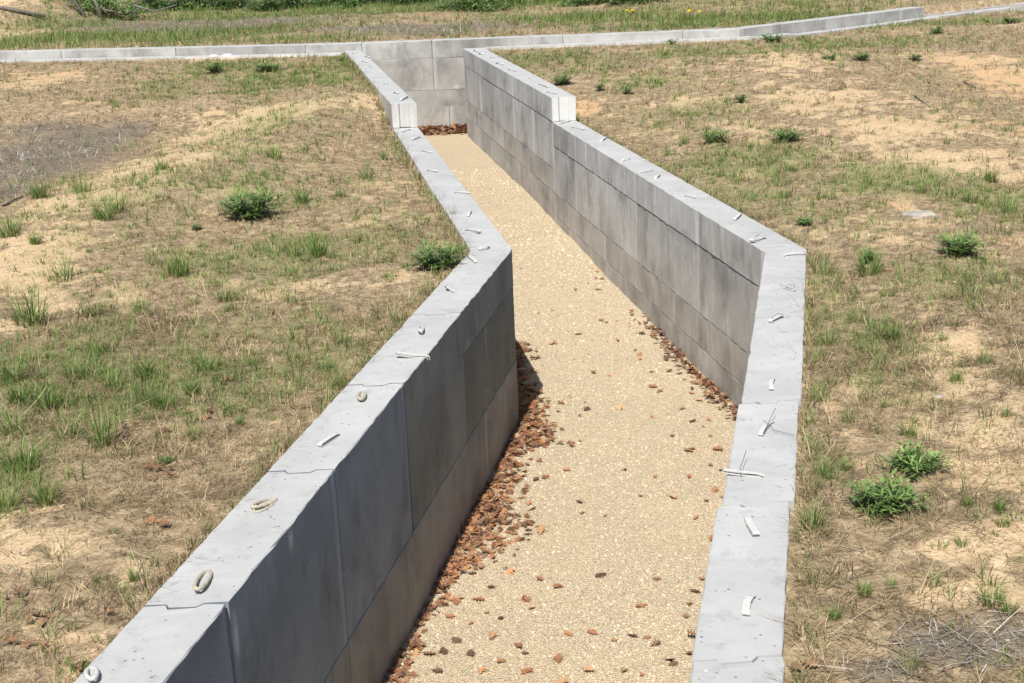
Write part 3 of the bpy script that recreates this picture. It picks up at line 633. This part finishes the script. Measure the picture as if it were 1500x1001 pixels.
# single grass clumps that can be told apart
def make_tuft(seed, nb=70, h=.17, dry=.1):
    global rng
    keep = rng; rng = np.random.default_rng(seed)
    t = empty('grass_clump'); a = rng.random(nb) * 6.283; r = np.sqrt(rng.random(nb)) * h * .32; rise = rng.uniform(.85, 1.5, nb)
    blades('blades', np.stack([np.cos(a) * r, np.sin(a) * r, np.zeros(nb) - .006], 1), a + rng.normal(0, .6, nb), h * rng.uniform(.5, 1.25, nb), rng.uniform(.003, .006, nb), rise, rng.uniform(.1, 1.1, nb), green_cols(nb, dry), M_GREEN, 3, .12, None, t)
    nd = nb // 3; a = rng.random(nd) * 6.283; r = rng.random(nd) * h * .4; rise = rng.uniform(.2, 1.0, nd)
    blades('dead_blades', np.stack([np.cos(a) * r, np.sin(a) * r, np.zeros(nd) - .004], 1), a + rng.normal(0, .9, nd), h * rng.uniform(.3, .9, nd), rng.uniform(.002, .004, nd), rise, rng.uniform(.4, 1.3, nd), PAL[rng.integers(0, 6, nd)], M_THATCH, 3, .2, None, t)
    rng = keep; return t
TUFTS = [make_tuft(100 + i, nb, h, d) for i, (nb, h, d) in enumerate([(95, .17, .06), (70, .20, .10), (110, .13, .04), (55, .24, .25)])]
tuft_used = [False] * 4
def put_tuft(px, py, hpx, v, label, group):
    p = G(px, py)
    o = TUFTS[v] if not tuft_used[v] else copy_tree(TUFTS[v]); tuft_used[v] = True
    dist = math.sqrt(p[0] ** 2 + p[1] ** 2 + (CAM_H - p[2]) ** 2); h = hpx / F_PX * dist
    o.location = p; o.scale = (h / (.17, .20, .13, .24)[v] * .95,) * 3; o.rotation_euler = (0, 0, random.random() * 6.28)
    tag(o, label, 'grass clump', group)
LONE = [(150, 650, 66, 1, 'tall dark green grass clump standing upright on the left bank'), (70, 600, 40, 2, 'bright green grass clump at the left edge beside small orange leaf'),
        (68, 738, 50, 0, 'full green grass clump above the bare sand patch, bottom left'), (1208, 402, 46, 3, 'tall yellowish grass clump beside the corner of the right wall'),
        (1272, 402, 44, 0, 'dense grass clump right of the tall yellowish clump'), (1212, 506, 38, 1, 'grass clump close against the right wall below its corner'),
        (1190, 772, 46, 0, 'green clump leaning on the right wall beside its cracked joint'), (1368, 858, 32, 1, 'small green clump right of centre on bare sand, lower right bank'),
        (1452, 886, 40, 0, 'green clump at the right edge above the grey straw mat'), (1330, 985, 40, 3, 'green shoots growing out of the grey straw mat'),
        (1465, 748, 20, 2, 'low flat green tuft on bare sand at the right edge'), (45, 475, 60, 0, 'large grass clump at the left edge beside bare sand'),
        (262, 402, 42, 0, 'bright grass clump in the middle of the left bank'), (100, 800, 0, 0, None)]
for px, py, h, v, lab in LONE:
    if lab: put_tuft(px, py, h, v, lab, 'large grass clumps')
MORE = [(20, 555, 50, 0), (25, 590, 40, 2), (110, 555, 44, 1), (165, 570, 40, 0), (210, 555, 36, 2), (215, 590, 40, 1), (240, 600, 34, 0), (300, 545, 36, 1), (285, 580, 32, 2), (20, 640, 50, 1), (30, 690, 60, 0), (100, 640, 46, 1), (135, 520, 40, 3), (340, 610, 30, 1), (285, 645, 26, 0), (490, 570, 40, 1), (475, 545, 26, 0),
        (430, 375, 40, 1), (470, 378, 30, 2), (330, 440, 26, 0), (140, 462, 36, 1), (205, 460, 30, 0), (95, 410, 40, 1), (15, 345, 40, 0), (50, 358, 20, 2), (150, 320, 36, 0), (175, 310, 34, 1), (125, 285, 40, 1), (60, 292, 26, 2), (400, 235, 26, 0), (540, 260, 26, 1), (560, 235, 20, 0), (440, 300, 26, 2), (500, 290, 24, 1), (585, 470, 30, 1), (620, 430, 30, 3), (655, 322, 26, 3), (500, 505, 26, 1), (240, 250, 22, 0), (130, 745, 30, 3), (350, 625, 20, 2), (12, 750, 36, 0), (300, 780, 18, 1), (195, 850, 24, 2), (175, 868, 20, 1), (145, 855, 16, 0),
        (1200, 590, 34, 1), (1190, 660, 36, 1), (1210, 700, 40, 0), (1192, 720, 40, 3), (1222, 560, 34, 3), (1240, 620, 26, 1), (1235, 690, 24, 0), (1330, 640, 30, 0), (1290, 400, 24, 1), (1310, 500, 26, 2), (1380, 500, 20, 1), (1400, 560, 20, 2), (1440, 530, 30, 1), (1405, 800, 26, 1), (1475, 610, 22, 1), (1470, 775, 26, 0), (1400, 480, 26, 3), (1280, 520, 26, 1), (1255, 470, 24, 3), (1350, 280, 30, 1), (1420, 300, 26, 0), (1450, 265, 22, 2), (1150, 290, 20, 1), (1000, 210, 16, 0), (1270, 270, 22, 1), (1480, 315, 26, 0), (1190, 850, 30, 3), (1270, 870, 24, 0), (1305, 860, 26, 1), (1225, 910, 24, 2), (1200, 480, 26, 3), (1480, 900, 26, 0), (1390, 920, 20, 1), (1420, 740, 18, 2), (1300, 600, 18, 1)]
for px, py, h, v in MORE:
    put_tuft(px + random.uniform(-4, 4), py + random.uniform(-3, 3), h * random.uniform(.85, 1.15), v, 'small clump of green grass on the dry sandy bank', 'small grass clumps on the banks')

# straw and grass crowding the back edges of the walls
for nm, cnt, dry in (('dry_grass', 900, 1), ('grass', 420, 0)):
    y = rng.uniform(2.5, 24, cnt) ** 1.0; lf = rng.random(cnt) < .5; d0 = np.abs(rng.normal(.0, .05, cnt)) + .008
    x = np.where(lf, xl_out(y) - d0, xr_out(y) + d0); nbb = 9; hh = rng.gamma(3, .02, cnt) + .02
    bx, by, ba, bR = tuft_pts(x, y, np.full(cnt, nbb), hh * .3); L_ = np.repeat(lf, nbb); bx = np.where(L_, np.minimum(bx, xl_out(by) - .006), np.maximum(bx, xr_out(by) + .006)); n = len(bx)
    col = PAL[rng.integers(1, 6, n)] * rng.uniform(.7, 1.3, (n, 1)) if dry else green_cols(n, .15)
    blades(nm, np.stack([bx, by, gz(bx, by) - .004], 1), ba + rng.normal(0, .6, n), np.repeat(hh, nbb) * rng.uniform(.5, 1.3, n), rng.uniform(.0022, .0045, n) * (1 + np.clip((by - 8) / 14, 0, 1.2)), rng.uniform(.5, 1.4, n), rng.uniform(.2, 1.2, n), col, M_THATCH if dry else M_GREEN, 2, .2)['label'] = ('dry straw' if dry else 'green grass') + ' crowding the back edges of the trench walls'
# pebbles and clods
x, y = sample_ground(9000, pw=1.0); sa, mu, og, gr = masks(x, y); k = rng.random(len(x)) < .25 + .5 * sa; x, y = x[k], y[k]; n = len(x)
bq = np.array([[i, j, k_] for i in (-1, 1) for j in (-1, 1) for k_ in (-1, 1)], float)[None] * rng.uniform(.4, 1.1, (n, 8, 3)); sz_ = np.clip(rng.gamma(2, .003, n) + .002, 0, .013)
bq = bq * sz_[:, None, None]; bq[..., 2] *= .7; bq += np.stack([x, y, gz(x, y) + sz_ * .2], 1)[:, None, :]
pcol = np.array([(.50, .38, .25), (.40, .30, .19), (.56, .46, .34), (.30, .23, .16)])[rng.integers(0, 4, n)] * rng.uniform(.8, 1.2, (n, 1))
CQ = np.array([(0, 1, 3, 2), (4, 6, 7, 5), (0, 4, 5, 1), (2, 3, 7, 6), (0, 2, 6, 4), (1, 5, 7, 3)])
tag(mesh_np('pebbles', bq.reshape(-1, 3), quads=(CQ[None] + (np.arange(n) * 8)[:, None, None]).reshape(-1, 4), mat=M_STONE, cols=np.repeat(pcol, 8, axis=0)), 'small clods and pebbles scattered over the sandy banks', kind='stuff')

# ------------------------------------------------------------------ leafy weeds
def make_weed(seed, stems=34, h=.2, leaf=.092, spread=.85, lw=.015):
    r = np.random.default_rng(seed); t = empty('leafy_weed'); LV, LT, LC = [], [], []; SV = []; SF = []
    for s in range(stems):
        a = r.random() * 6.283; tilt = r.random() ** .6 * spread; b = np.array([math.cos(a), math.sin(a), 0]) * r.random() * h * .25
        d = np.array([math.cos(a) * math.sin(tilt), math.sin(a) * math.sin(tilt), math.cos(tilt)]); L = h * r.uniform(.6, 1.1) * (1 + .25 * math.sin(tilt))
        side = np.array([-math.sin(a), math.cos(a), 0]); k0 = len(SV)
        for u in (0, 1):
            for q in range(3):
                an = q * 2.094; SV.append(b + d * L * u + (side * math.cos(an) + np.cross(d, side) * math.sin(an)) * .003 * (1 - .6 * u))
        for q in range(3): SF.append((k0 + q, k0 + (q + 1) % 3, k0 + 3 + (q + 1) % 3, k0 + 3 + q))
        m = int(L / h * 16)
        base = np.array([(.125, .20, .055), (.15, .23, .062), (.10, .17, .046)][r.integers(0, 3)])
        for i in range(m):
            u = .18 + .82 * (i + r.random()) / m; p = b + d * L * u; al = r.random() * 6.283
            out = np.array([math.cos(al), math.sin(al), 0]); el_ = r.uniform(.05, .75) + .35 * (u > .85); dr = out * math.cos(el_) + d * math.sin(el_); dr /= np.linalg.norm(dr)
            sd = np.cross(dr, (0, 0, 1.)); sd /= np.linalg.norm(sd) + 1e-6; ll = leaf * r.uniform(.6, 1.15) * (1.1 - .45 * abs(u - .6)); w = lw * r.uniform(.7, 1.1) / 2; k = len(LV)
            dn = np.array([0, 0, -1.]) * ll * r.uniform(.05, .28); up_ = np.array([0, 0, .15 * w])
            LV += [p, p + dr * ll * .38 + sd * w, p + dr * ll * .38 - sd * w, p + dr * ll * .74 + dn * .4 + sd * w * .7, p + dr * ll * .74 + dn * .4 - sd * w * .7, p + dr * ll + dn]
            LT += [(k, k + 1, k + 2), (k + 1, k + 3, k + 2), (k + 2, k + 3, k + 4), (k + 3, k + 5, k + 4)]
            cc = base * r.uniform(.8, 1.3) * (1 + .35 * (u > .8)); LC += [cc] * 6
    mesh_np('foliage', LV, tris=LT, mat=M_WEED, cols=np.array(LC), parent=t); mesh_py('stems', SV, SF, M_STEM, t)
    return t
WEEDS = [make_weed(1), make_weed(2, 44, .19, .085, 1.15), make_weed(3, 24, .2, .085, .7), make_weed(5, 30, .16, .06, 1.1, .022)]; weed_used = [False] * 4
def put_weed(px, py, wpx, v, label, group='leafy weeds on the banks', tall=1.):
    wpx = wpx * 1.12; p = G(px, py); o = WEEDS[v] if not weed_used[v] else copy_tree(WEEDS[v]); weed_used[v] = True
    dist = math.sqrt(p[0] ** 2 + p[1] ** 2 + (CAM_H - p[2]) ** 2); w = wpx / F_PX * dist; s = w / (.38, .42, .33, .40)[v]
    o.location = p; o.scale = (s, s, s * tall); o.rotation_euler = (0, 0, random.random() * 6.28); tag(o, label, 'weed', group)
for px, py, w, v, lab in [(370, 318, 84, 1, 'biggest leafy green weed on the left bank, alone above the dry grass'), (643, 392, 76, 1, 'round leafy weed against the bend of the left wall'),
        (1340, 692, 76, 1, 'upper leafy weed of the pair on the lower right bank'), (1300, 748, 92, 1, 'lower, wider leafy weed of the pair on the right bank'),
        (1408, 372, 60, 1, 'leafy weed on the right bank beside the pale flat stone'), (823, 125, 32, 0, 'small round weed behind the raised far part of the right wall'),
        (1263, 88, 28, 0, 'round bright weed on the bare slope, upper right'), (1046, 208, 44, 1, 'low dark weed on the right bank right of the step in the wall'), (1152, 207, 46, 1, 'low weed right of the low dark one on the right bank'),
        (1133, 62, 42, 3, 'dark broad-leaved weed hiding part of the far wall ledge'), (1180, 330, 30, 3, 'small broad weed just behind the right wall near its corner'), (312, 106, 34, 2, 'dark weed near the ledge of the far wall, left of the trench'),
        (393, 104, 44, 1, 'wide weed near the ledge of the far wall beside the left wall'), (1480, 34, 22, 0, 'weed at the far right below the end of the wall'), (1370, 50, 26, 2, 'weed on the slope below the end of the upper wall course'),
        (985, 66, 20, 2, 'tall thin weed standing in front of the far wall'), (1215, 88, 22, 0, 'thin weed left of the round bright one on the bare slope'), (1340, 88, 20, 2, 'thin weed right of the round bright one on the bare slope'),
        (878, 132, 16, 2, 'small weed right of the raised far part of the right wall'), (918, 138, 18, 2, 'second small weed right of the raised far wall part'), (1275, 385, 34, 2, 'upright weed behind the tall yellowish grass clump'),
        (288, 336, 18, 3, 'tiny dark weed left of the biggest weed'), (205, 760, 0, 0, None), (240, 680, 26, 3, 'low clover-like weed amid dead straw on the left bank'), (1085, 150, 20, 2, 'small weed on the upper right bank'), (500, 90, 16, 2, 'small weed at the far end of the left wall')]:
    if lab: put_weed(px, py, w, v, lab, tall=.55 if py < 110 else .8 if w < 60 else .95)

# yellow flowers beyond the wall
def make_flower(seed, heads):
    r = np.random.default_rng(seed); t = empty('yellow_flower'); 
    SV = []
    for i in range(heads):
        x, y, h = r.normal(0, .16), r.normal(0, .1), r.uniform(.28, .42)
        tube('stem', [(x * .4, y * .4, -.02), (x * .8, y * .8, h * .6), (x, y, h)], .006, M_STEM, t, 4)
        V, Fc = [(x, y, h + .02)], []
        for q in range(10):
            a = q * .6283; rr_ = .075 if q % 2 == 0 else .04; V.append((x + math.cos(a) * rr_, y + math.sin(a) * rr_, h + r.uniform(-.01, .02)))
        for q in range(10): Fc.append((0, 1 + q, 1 + (q + 1) % 10))
        V2 = [(a, b, z - .03) for a, b, z in V]; n0 = len(V); V += V2; Fc += [(n0, n0 + 1 + (q + 1) % 10, n0 + 1 + q) for q in range(10)] + [(1 + q, 1 + n0 + q, 1 + n0 + (q + 1) % 10, 1 + (q + 1) % 10) for q in range(10)]
        mesh_py('flower_head', V, Fc, M_YEL, t)
    a = r.random(30) * 6.283; n = 30; rr_ = r.random(n) * .16
    blades('leaves', np.stack([np.cos(a) * rr_, np.sin(a) * rr_, np.zeros(n) - .01], 1), a, r.uniform(.1, .25, n), r.uniform(.012, .02, n), r.uniform(.5, 1.4, n), r.uniform(.2, 1, n), green_cols(n, .05), M_GREEN, 2, .2, None, t)
    return t
for px, py, hd, lab in ((757, 9, 7, 'cluster of yellow flowers at the top edge behind the far wall'), (920, 30, 3, 'single small yellow flower plant behind the far wall, middle'), (1012, 30, 3, 'yellow flower plant behind the far wall, right of the other small one')):
    p = G(px, py); o = make_flower(px, hd); o.location = p; o.scale = ((1.0,) * 3 if hd == 7 else (.55,) * 3); tag(o, lab, 'flower', 'yellow flowers behind the wall')

# bushes along the far edge
def make_bush(seed, w=1.5, h=.8, n=1500):
    r = np.random.default_rng(seed); t = empty('bush'); 
    for k in range(7):
        a = r.random() * 6.283; L = h * r.uniform(.6, .95); q = np.array([math.cos(a), math.sin(a), 0]) * w * .3 * r.random()
        tube('stem', [(q[0] * .2, q[1] * .2, -.05), (q[0], q[1], L * .5), (q[0] * 1.9, q[1] * 1.9, L)], [.016, .011, .004], M_STICK, t, 5)
    cl = r.normal(0, 1, (26, 3)); cl /= np.linalg.norm(cl, axis=1)[:, None]; cl *= (r.random((26, 1)) ** .4); cl[:, 2] = np.abs(cl[:, 2])
    cl *= np.array([w / 2, w / 2, h * .85]); ci = r.integers(0, 26, n); P = cl[ci] + r.normal(0, .12, (n, 3)); P[:, 2] = np.maximum(P[:, 2], .02)
    base = np.array([(.12, .21, .06), (.15, .25, .07), (.085, .16, .048), (.20, .27, .085)])[r.integers(0, 4, 26)]
    blades('foliage', P, r.random(n) * 6.283, r.uniform(.07, .15, n), r.uniform(.03, .055, n), r.uniform(-.6, 1.1, n), r.uniform(0, 1, n), base[ci] * r.uniform(.75, 1.25, (n, 1)), M_WEED, 2, .2, None, t)
    return t
BU = [make_bush(61), make_bush(62, 1.9, .7), make_bush(63, 1.2, .9), make_bush(64, 2.2, .9, 2000)]; bu_used = [False] * 4
for i, (px, py) in enumerate([(90, 20), (150, 22), (210, 15), (120, 8), (240, 12), (305, 14), (275, 15), (330, 9), (390, 13), (440, 8), (500, 6), (560, 8), (610, 4), (690, 12), (735, 4), (800, 3), (860, 5), (930, 2), (40, 4), (470, -6), (350, -6), (640, -8), (250, -8), (120, -8), (720, -10), (820, -10), (560, -12), (1000, -8), (1100, -8), (1200, -10)]):
    v = i % 4; o = BU[v] if not bu_used[v] else copy_tree(BU[v]); bu_used[v] = True
    o.location = G(px, py); s = random.uniform(.75, 1.1); o.scale = (s * 1.1, s * 1.1, s * (.6 if py > -3 else .9)); o.rotation_euler = (0, 0, random.random() * 6.28)
    tag(o, 'low leafy green bush in the row along the far edge', 'bush', 'low bushes along the far edge')

# sticks and logs beyond the wall
def stick(pts, r, label, cat='branch', group=None, far=False):
    if far: P = [np.array([x_, y_, float(gz(x_, y_)) + h]) for x_, y_, h in pts]
    else: P = [G(a, b) + np.array([0, 0, h]) for a, b, h in pts]
    b0 = P[0].copy(); o = tube('branch', [p - b0 for p in P], [r * (1 - .5 * k / len(P)) for k in range(len(P))], M_STICK, None, 6); o.location = b0; tag(o, label, cat, group)
hx, hy = float(HEAP[0]), float(HEAP[1])
stick([(hx - 1.7, hy - 1.5, .10), (hx - .3, hy - 1.35, .10), (hx + 1.1, hy - 1.5, .10)], .06, 'dark thin log lying across the pale dirt heap, top left', far=True)
bx0 = on_z(84, 33, .5)
stick([(bx0[0], bx0[1], .75), (bx0[0] + .3, bx0[1], .5), (bx0[0] + .75, bx0[1] - .3, .02)], .045, 'bare bent dead branch propped before the bushes, top left', far=True)
bx0 = on_z(138, 32, .5); stick([(bx0[0], bx0[1], .7), (bx0[0] + .25, bx0[1] - .2, .02)], .04, 'short grey dead branch leaning in front of the bushes, top left', far=True)
bx0 = on_z(152, 27, .55); stick([(bx0[0], bx0[1], .22), (bx0[0] + .5, bx0[1] + .25, .12), (bx0[0] + .8, bx0[1] + .2, .3)], .026, 'grey branch lying flat before the bushes, top left', far=True)
bx0 = on_z(198, 25, .55); stick([(bx0[0], bx0[1], .36), (bx0[0] + .5, bx0[1] - .1, .22), (bx0[0] + 1.0, bx0[1], .38)], .026, 'weathered grey branch caught level among grass near top left', far=True)
stick([(4, 303, .015), (20, 296, .02), (33, 290, .01)], .012, 'dark stick on sand beside the grey mulch at the left edge')
stick([(1340, 143, .02), (1362, 158, .01)], .010, 'thin dark stick on the bare slope, upper right')
stick([(1412, 122, .02), (1430, 130, .01)], .009, 'short dark stick high on the orange slope, upper right')
# pale flat stone and scraps
def stone(px, py, sx, sy, sz, seed, label, mat=M_PALE, cat='stone', name='flat_stone'):
    r = np.random.default_rng(seed); V = []; Fc = []; m = 10
    for ring, (k, z) in enumerate(((1, -.3), (1.0, .4), (.75, 1.0))):
        for q in range(m):
            a = q * 2 * math.pi / m; rr_ = k * (1 + .18 * math.sin(a * 2 + seed) + r.uniform(-.1, .1)); V.append((math.cos(a) * sx * rr_, math.sin(a) * sy * rr_, sz * (z + r.uniform(-.1, .1))))
    for ring in range(2):
        for q in range(m): Fc.append((ring * m + q, ring * m + (q + 1) % m, (ring + 1) * m + (q + 1) % m, (ring + 1) * m + q))
    Fc.append(tuple(range(2 * m, 3 * m))); o = mesh_py(name, V, Fc, mat, None, False); o.location = G(px, py); tag(o, label, cat); return o
stone(1345, 316, .13, .09, .03, 3, 'pale flat stone half sunk in the right bank')
stone(342, 79, .10, .05, .03, 4, 'white plastic scrap lying on the far wall ledge, left', M_PLASTIC, 'scrap', 'plastic_scrap').location = (-4.85, 25.13, .265)
stone(325, 80, .08, .04, .02, 5, 'smaller white scrap beside the white plastic on the ledge', M_PLASTIC, 'scrap', 'plastic_scrap').location = (-5.1, 25.19, .265)
stone(1375, 582, .03, .02, .012, 6, 'small grey stone on the bare sand of the right bank')

# ------------------------------------------------------------------ gravel
N_ST = 48000
ys = np.linspace(3.2, 21, 300); d_ = np.minimum(1, (8.5 / ys) ** 2.2); cdf = np.cumsum(d_); cdf /= cdf[-1]
y = np.interp(rng.random(N_ST), cdf, ys); lo, hi = xl_in(y) + .01, xr_in(y) - .01; x = lo + rng.random(N_ST) * (hi - lo)
base = np.array([[i, j, k] for i in (-1, 1) for j in (-1, 1) for k in (-1, 1)], float)
cq = np.array([(0, 1, 3, 2), (4, 6, 7, 5), (0, 4, 5, 1), (2, 3, 7, 6), (0, 2, 6, 4), (1, 5, 7, 3)])
sz = np.clip(rng.gamma(5, .00072, N_ST), .0016, .008) * (1 + np.clip((y - 9) / 10, 0, .7))
J = base[None] * rng.uniform(.45, 1.1, (N_ST, 8, 3)) * rng.uniform(.6, 1.25, (N_ST, 1, 3)); J[:, :, 2] *= .75
a = rng.random(N_ST) * 6.283; t_ = rng.normal(0, .5, N_ST); ca, sa_, ct_, st_ = np.cos(a), np.sin(a), np.cos(t_), np.sin(t_)
y1 = J[..., 1] * ct_[:, None] - J[..., 2] * st_[:, None]; z1 = J[..., 1] * st_[:, None] + J[..., 2] * ct_[:, None]
VX = J[..., 0] * ca[:, None] - y1 * sa_[:, None]; VY = J[..., 0] * sa_[:, None] + y1 * ca[:, None]
VV = np.stack([VX, VY, z1], -1) * sz[:, None, None] + np.stack([x, y, fzf(x, y) + sz * .25], 1)[:, None, :]
pc = np.array([(.66, .555, .39), (.60, .495, .34), (.71, .61, .455), (.55, .445, .30), (.64, .515, .34), (.38, .31, .215), (.26, .22, .17)])[rng.choice(7, N_ST, p=[.27, .23, .19, .13, .12, .04, .02])] * rng.uniform(.88, 1.08, (N_ST, 1)) * (.84 + .3 * fbm(x, y, .9, 40, 3))[:, None]
o = mesh_np('gravel', VV.reshape(-1, 3), quads=(cq[None] + (np.arange(N_ST) * 8)[:, None, None]).reshape(-1, 4), mat=M_STONE, cols=np.repeat(pc, 8, axis=0))
tag(o, 'pale yellow crushed limestone gravel on the trench floor', kind='stuff')

# ------------------------------------------------------------------ oak leaves
def leaf_shape(r, L=.055, curl=.5):
    """lobed oak leaf: midrib plus outline of four lobes a side, curled"""
    ts = [0, .12, .22, .33, .43, .55, .65, .78, .87, 1.0]; ws = [.02, .05, .24, .07, .44, .09, .48, .10, .27, .01]
    V = []; T = []
    for k, (t, w) in enumerate(zip(ts, ws)):
        for s in (-1, 0, 1):
            ww = w * (1 + r.uniform(-.25, .25)); xx = (t - .5) * L + (abs(s) * (.06 * L if k % 2 == 0 and 0 < k < 9 else 0)); yy = s * ww * L
            zz = curl * L * (.55 * (t - .5) ** 2 + 1.3 * (s * ww) ** 2) + r.normal(0, .025 * L)
            V.append((xx, yy, zz))
    for k in range(9):
        b = k * 3
        T += [(b, b + 1, b + 4), (b, b + 4, b + 3), (b + 1, b + 2, b + 5), (b + 1, b + 5, b + 4)]
    return np.array(V), np.array(T)
LP = [leaf_shape(np.random.default_rng(300 + i), .074, cu) for i, cu in enumerate((.3, .6, -.25, .9, .1))]
LCOL = np.array([(.36, .165, .08), (.28, .13, .065), (.42, .21, .10), (.47, .28, .15), (.13, .07, .045), (.26, .15, .095)])
LM = []
for i, (v, t) in enumerate(LP):
    for j in range(3):
        cc = LCOL[(i + 2 * j) % 6] * np.ones((len(v), 1)); cc[1::3] *= 1.15
        o = mesh_np('fallen_leaf', v, tris=t, mat=M_LEAF, cols=cc, smooth=False); LM.append(o.data); bpy.data.objects.remove(o)
def floor_pt(px, py):
    z = -1.35
    for _ in range(10): p = on_z(px, py, z); z = float(fzf(p[0], p[1]))
    return on_z(px, py, z)
def in_trench(p, m=.02): return xl_in(p[1]) + m < p[0] < xr_in(p[1]) - m and p[1] < 24.7
spotsL = [(870, 548), (893, 551), (941, 490), (930, 515), (938, 521), (955, 546), (1003, 557), (1013, 577), (1025, 588), (1015, 618), (1030, 626), (1040, 683), (1056, 690), (1044, 716), (1060, 728), (938, 728), (887, 757), (817, 860), (940, 889), (833, 931), (869, 929), (948, 936), (818, 968), (733, 907), (733, 971), (770, 985), (960, 946), (757, 806), (792, 781), (768, 721), (822, 593), (848, 737), (853, 753), (1010, 886), (1028, 850), (1018, 868), (1045, 790), (1062, 795), (914, 985), (940, 990), (700, 880), (712, 900), (720, 862), (690, 915), (660, 905), (705, 985), (650, 955), (668, 940), (745, 840), (728, 800), (740, 835), (760, 700), (775, 740), (800, 700), (770, 600), (810, 505), (765, 520), (785, 600), (862, 520), (846, 490), (908, 600), (955, 612), (985, 640), (1007, 662), (880, 470), (905, 500), (876, 425), (930, 470), (980, 545), (966, 575), (1000, 600), (1040, 640), (1050, 660), (1035, 735), (1020, 760), (1005, 905), (1010, 960), (985, 975), (900, 940), (860, 985), (690, 960), (630, 960), (640, 985), (615, 915), (720, 935), (760, 770), (800, 640), (835, 650), (830, 690), (915, 690), (960, 700), (985, 730), (1010, 700), (790, 850), (770, 880), (760, 950)]
pts = [floor_pt(*q) for q in spotsL]
for k in range(95):
    y_ = 4.5 + 11 * random.random() ** 1.4; e = random.random()
    w_ = xr_in(y_) - xl_in(y_); f_ = (.04 + .5 * e * e) if random.random() < .55 else 1 - (.03 + .3 * e * e)
    pts.append(np.array([xl_in(y_) + f_ * w_, y_, 0]))
nl = 0
for p in pts:
    if not in_trench(p, .035): continue
    o = link('fallen_leaf', LM[random.randrange(len(LM))]); o.location = (p[0], p[1], float(fzf(p[0], p[1])) + .012); o.rotation_euler = (random.gauss(0, .22), random.gauss(0, .22), random.random() * 6.28)
    s = random.uniform(.5, 1.2); o.scale = (s, s, s); tag(o, 'curled brown oak leaf lying singly on the pale gravel', 'fallen leaf', 'single leaves on the gravel'); nl += 1
# drifts of leaves along the foot of the walls
def litter(name, P, label, size=.82):
    n = len(P); AV, AT, AC = [], [], []; off = 0
    for p in P:
        v, t = LP[random.randrange(5)]; a, b_, g_ = random.random() * 6.28, random.gauss(0, .35), random.gauss(0, .35)
        R = (Matrix.Rotation(a, 3, 'Z') @ Matrix.Rotation(b_, 3, 'X') @ Matrix.Rotation(g_, 3, 'Y')); R = np.array(R)
        AV.append((v * random.uniform(.6, 1.25) * size) @ R.T + p); AT.append(t + off); off += len(v); AC.append(np.repeat((LCOL[random.randrange(6)] * random.uniform(.7, 1.2))[None], len(v), 0))
    o = mesh_np(name, np.concatenate(AV), tris=np.concatenate(AT), mat=M_LEAF, cols=np.concatenate(AC)); tag(o, label, kind='stuff')
P = []
for k in range(2300):                                   # along the left wall
    y_ = random.uniform(5.2, 11.3); dens = .10 + 1.0 * math.exp(-((y_ - 8.35) / .72) ** 2) + .5 * math.exp(-((y_ - 9.9) / .6) ** 2) + .8 * math.exp(-((y_ - 6.15) / .25) ** 2)
    if random.random() > dens: continue
    wd = .04 + .17 * min(1, dens) ** 1.5 * (.4 + 1.1 * float(vnoise(0, y_, .5))); d0 = min(abs(random.gauss(0, wd)), .75)
    x_ = xl_in(y_) + .015 + d0
    P.append(np.array([x_, y_, float(fzf(x_, y_)) + .008 + random.random() * .03 * math.exp(-(d0 / .15) ** 2) * min(1, dens)]))
for k in range(420):
    y_ = random.uniform(9.7, 12.3); x_ = (.04 + abs(random.gauss(0, .15))) if y_ < 10.8 else (-.02 + abs(random.gauss(0, .09)))
    P.append(np.array([x_, y_, float(fzf(x_, y_)) + .008 + random.random() * .02]))
litter('leaf_litter', P, 'drift of brown oak leaves along the foot of the left wall')
P = []
for k in range(800):
    y_ = random.uniform(4.5, 13.2); dens = .12 + 1.0 * math.exp(-((y_ - 11.1) / 1.2) ** 2) + .45 * math.exp(-((y_ - 9.6) / .8) ** 2) + .6 * math.exp(-((y_ - 6.7) / .5) ** 2) + .5 * math.exp(-((y_ - 7.7) / .3) ** 2)
    if random.random() > dens: continue
    d0 = abs(random.gauss(0, .055 + .04 * (random.random() < .2))); x_ = xr_in(y_) - .015 - d0
    P.append(np.array([x_, y_, float(fzf(x_, y_)) + .008 + random.random() * .035]))
litter('leaf_litter', P, 'thin drift of leaves along the foot of the right wall')
P = []
for k in range(900):
    x_ = random.uniform(xl_in(24.5) + .02, xr_in(24.4) - .0); d0 = abs(random.gauss(0, .11)); y_ = float(fw(x_)) - .02 - d0
    P.append(np.array([x_, y_, float(fzf(x_, y_)) + .01 + random.random() * .14 * math.exp(-(d0 / .16) ** 2)]))
litter('leaf_litter', P, 'heap of brown leaves against the far end wall of the trench', 1.25)
P = []
for px, py, r_ in ((215, 628, 18), (250, 700, 14), (75, 915, 16), (150, 900, 14), (50, 950, 20), (230, 770, 10), (470, 382, 22), (235, 690, 10), (65, 555, 5), (1170, 985, 14), (860, 175, 8), (590, 168, 8), (600, 185, 6), (420, 600, 20), (330, 560, 10), (290, 610, 12), (30, 880, 14), (110, 985, 14)):
    for q in range(4 if r_ < 9 else 7):
        p = G(px + random.gauss(0, r_), py + random.gauss(0, r_ * .4))
        if xl_out(p[1]) - .01 < p[0] < xr_out(p[1]) + .01: continue
        P.append(p + np.array([0, 0, .02]))
P = P[::2]
litter('leaf_litter', P, 'scattered orange brown leaves lying in the dry grass of the banks', .7)
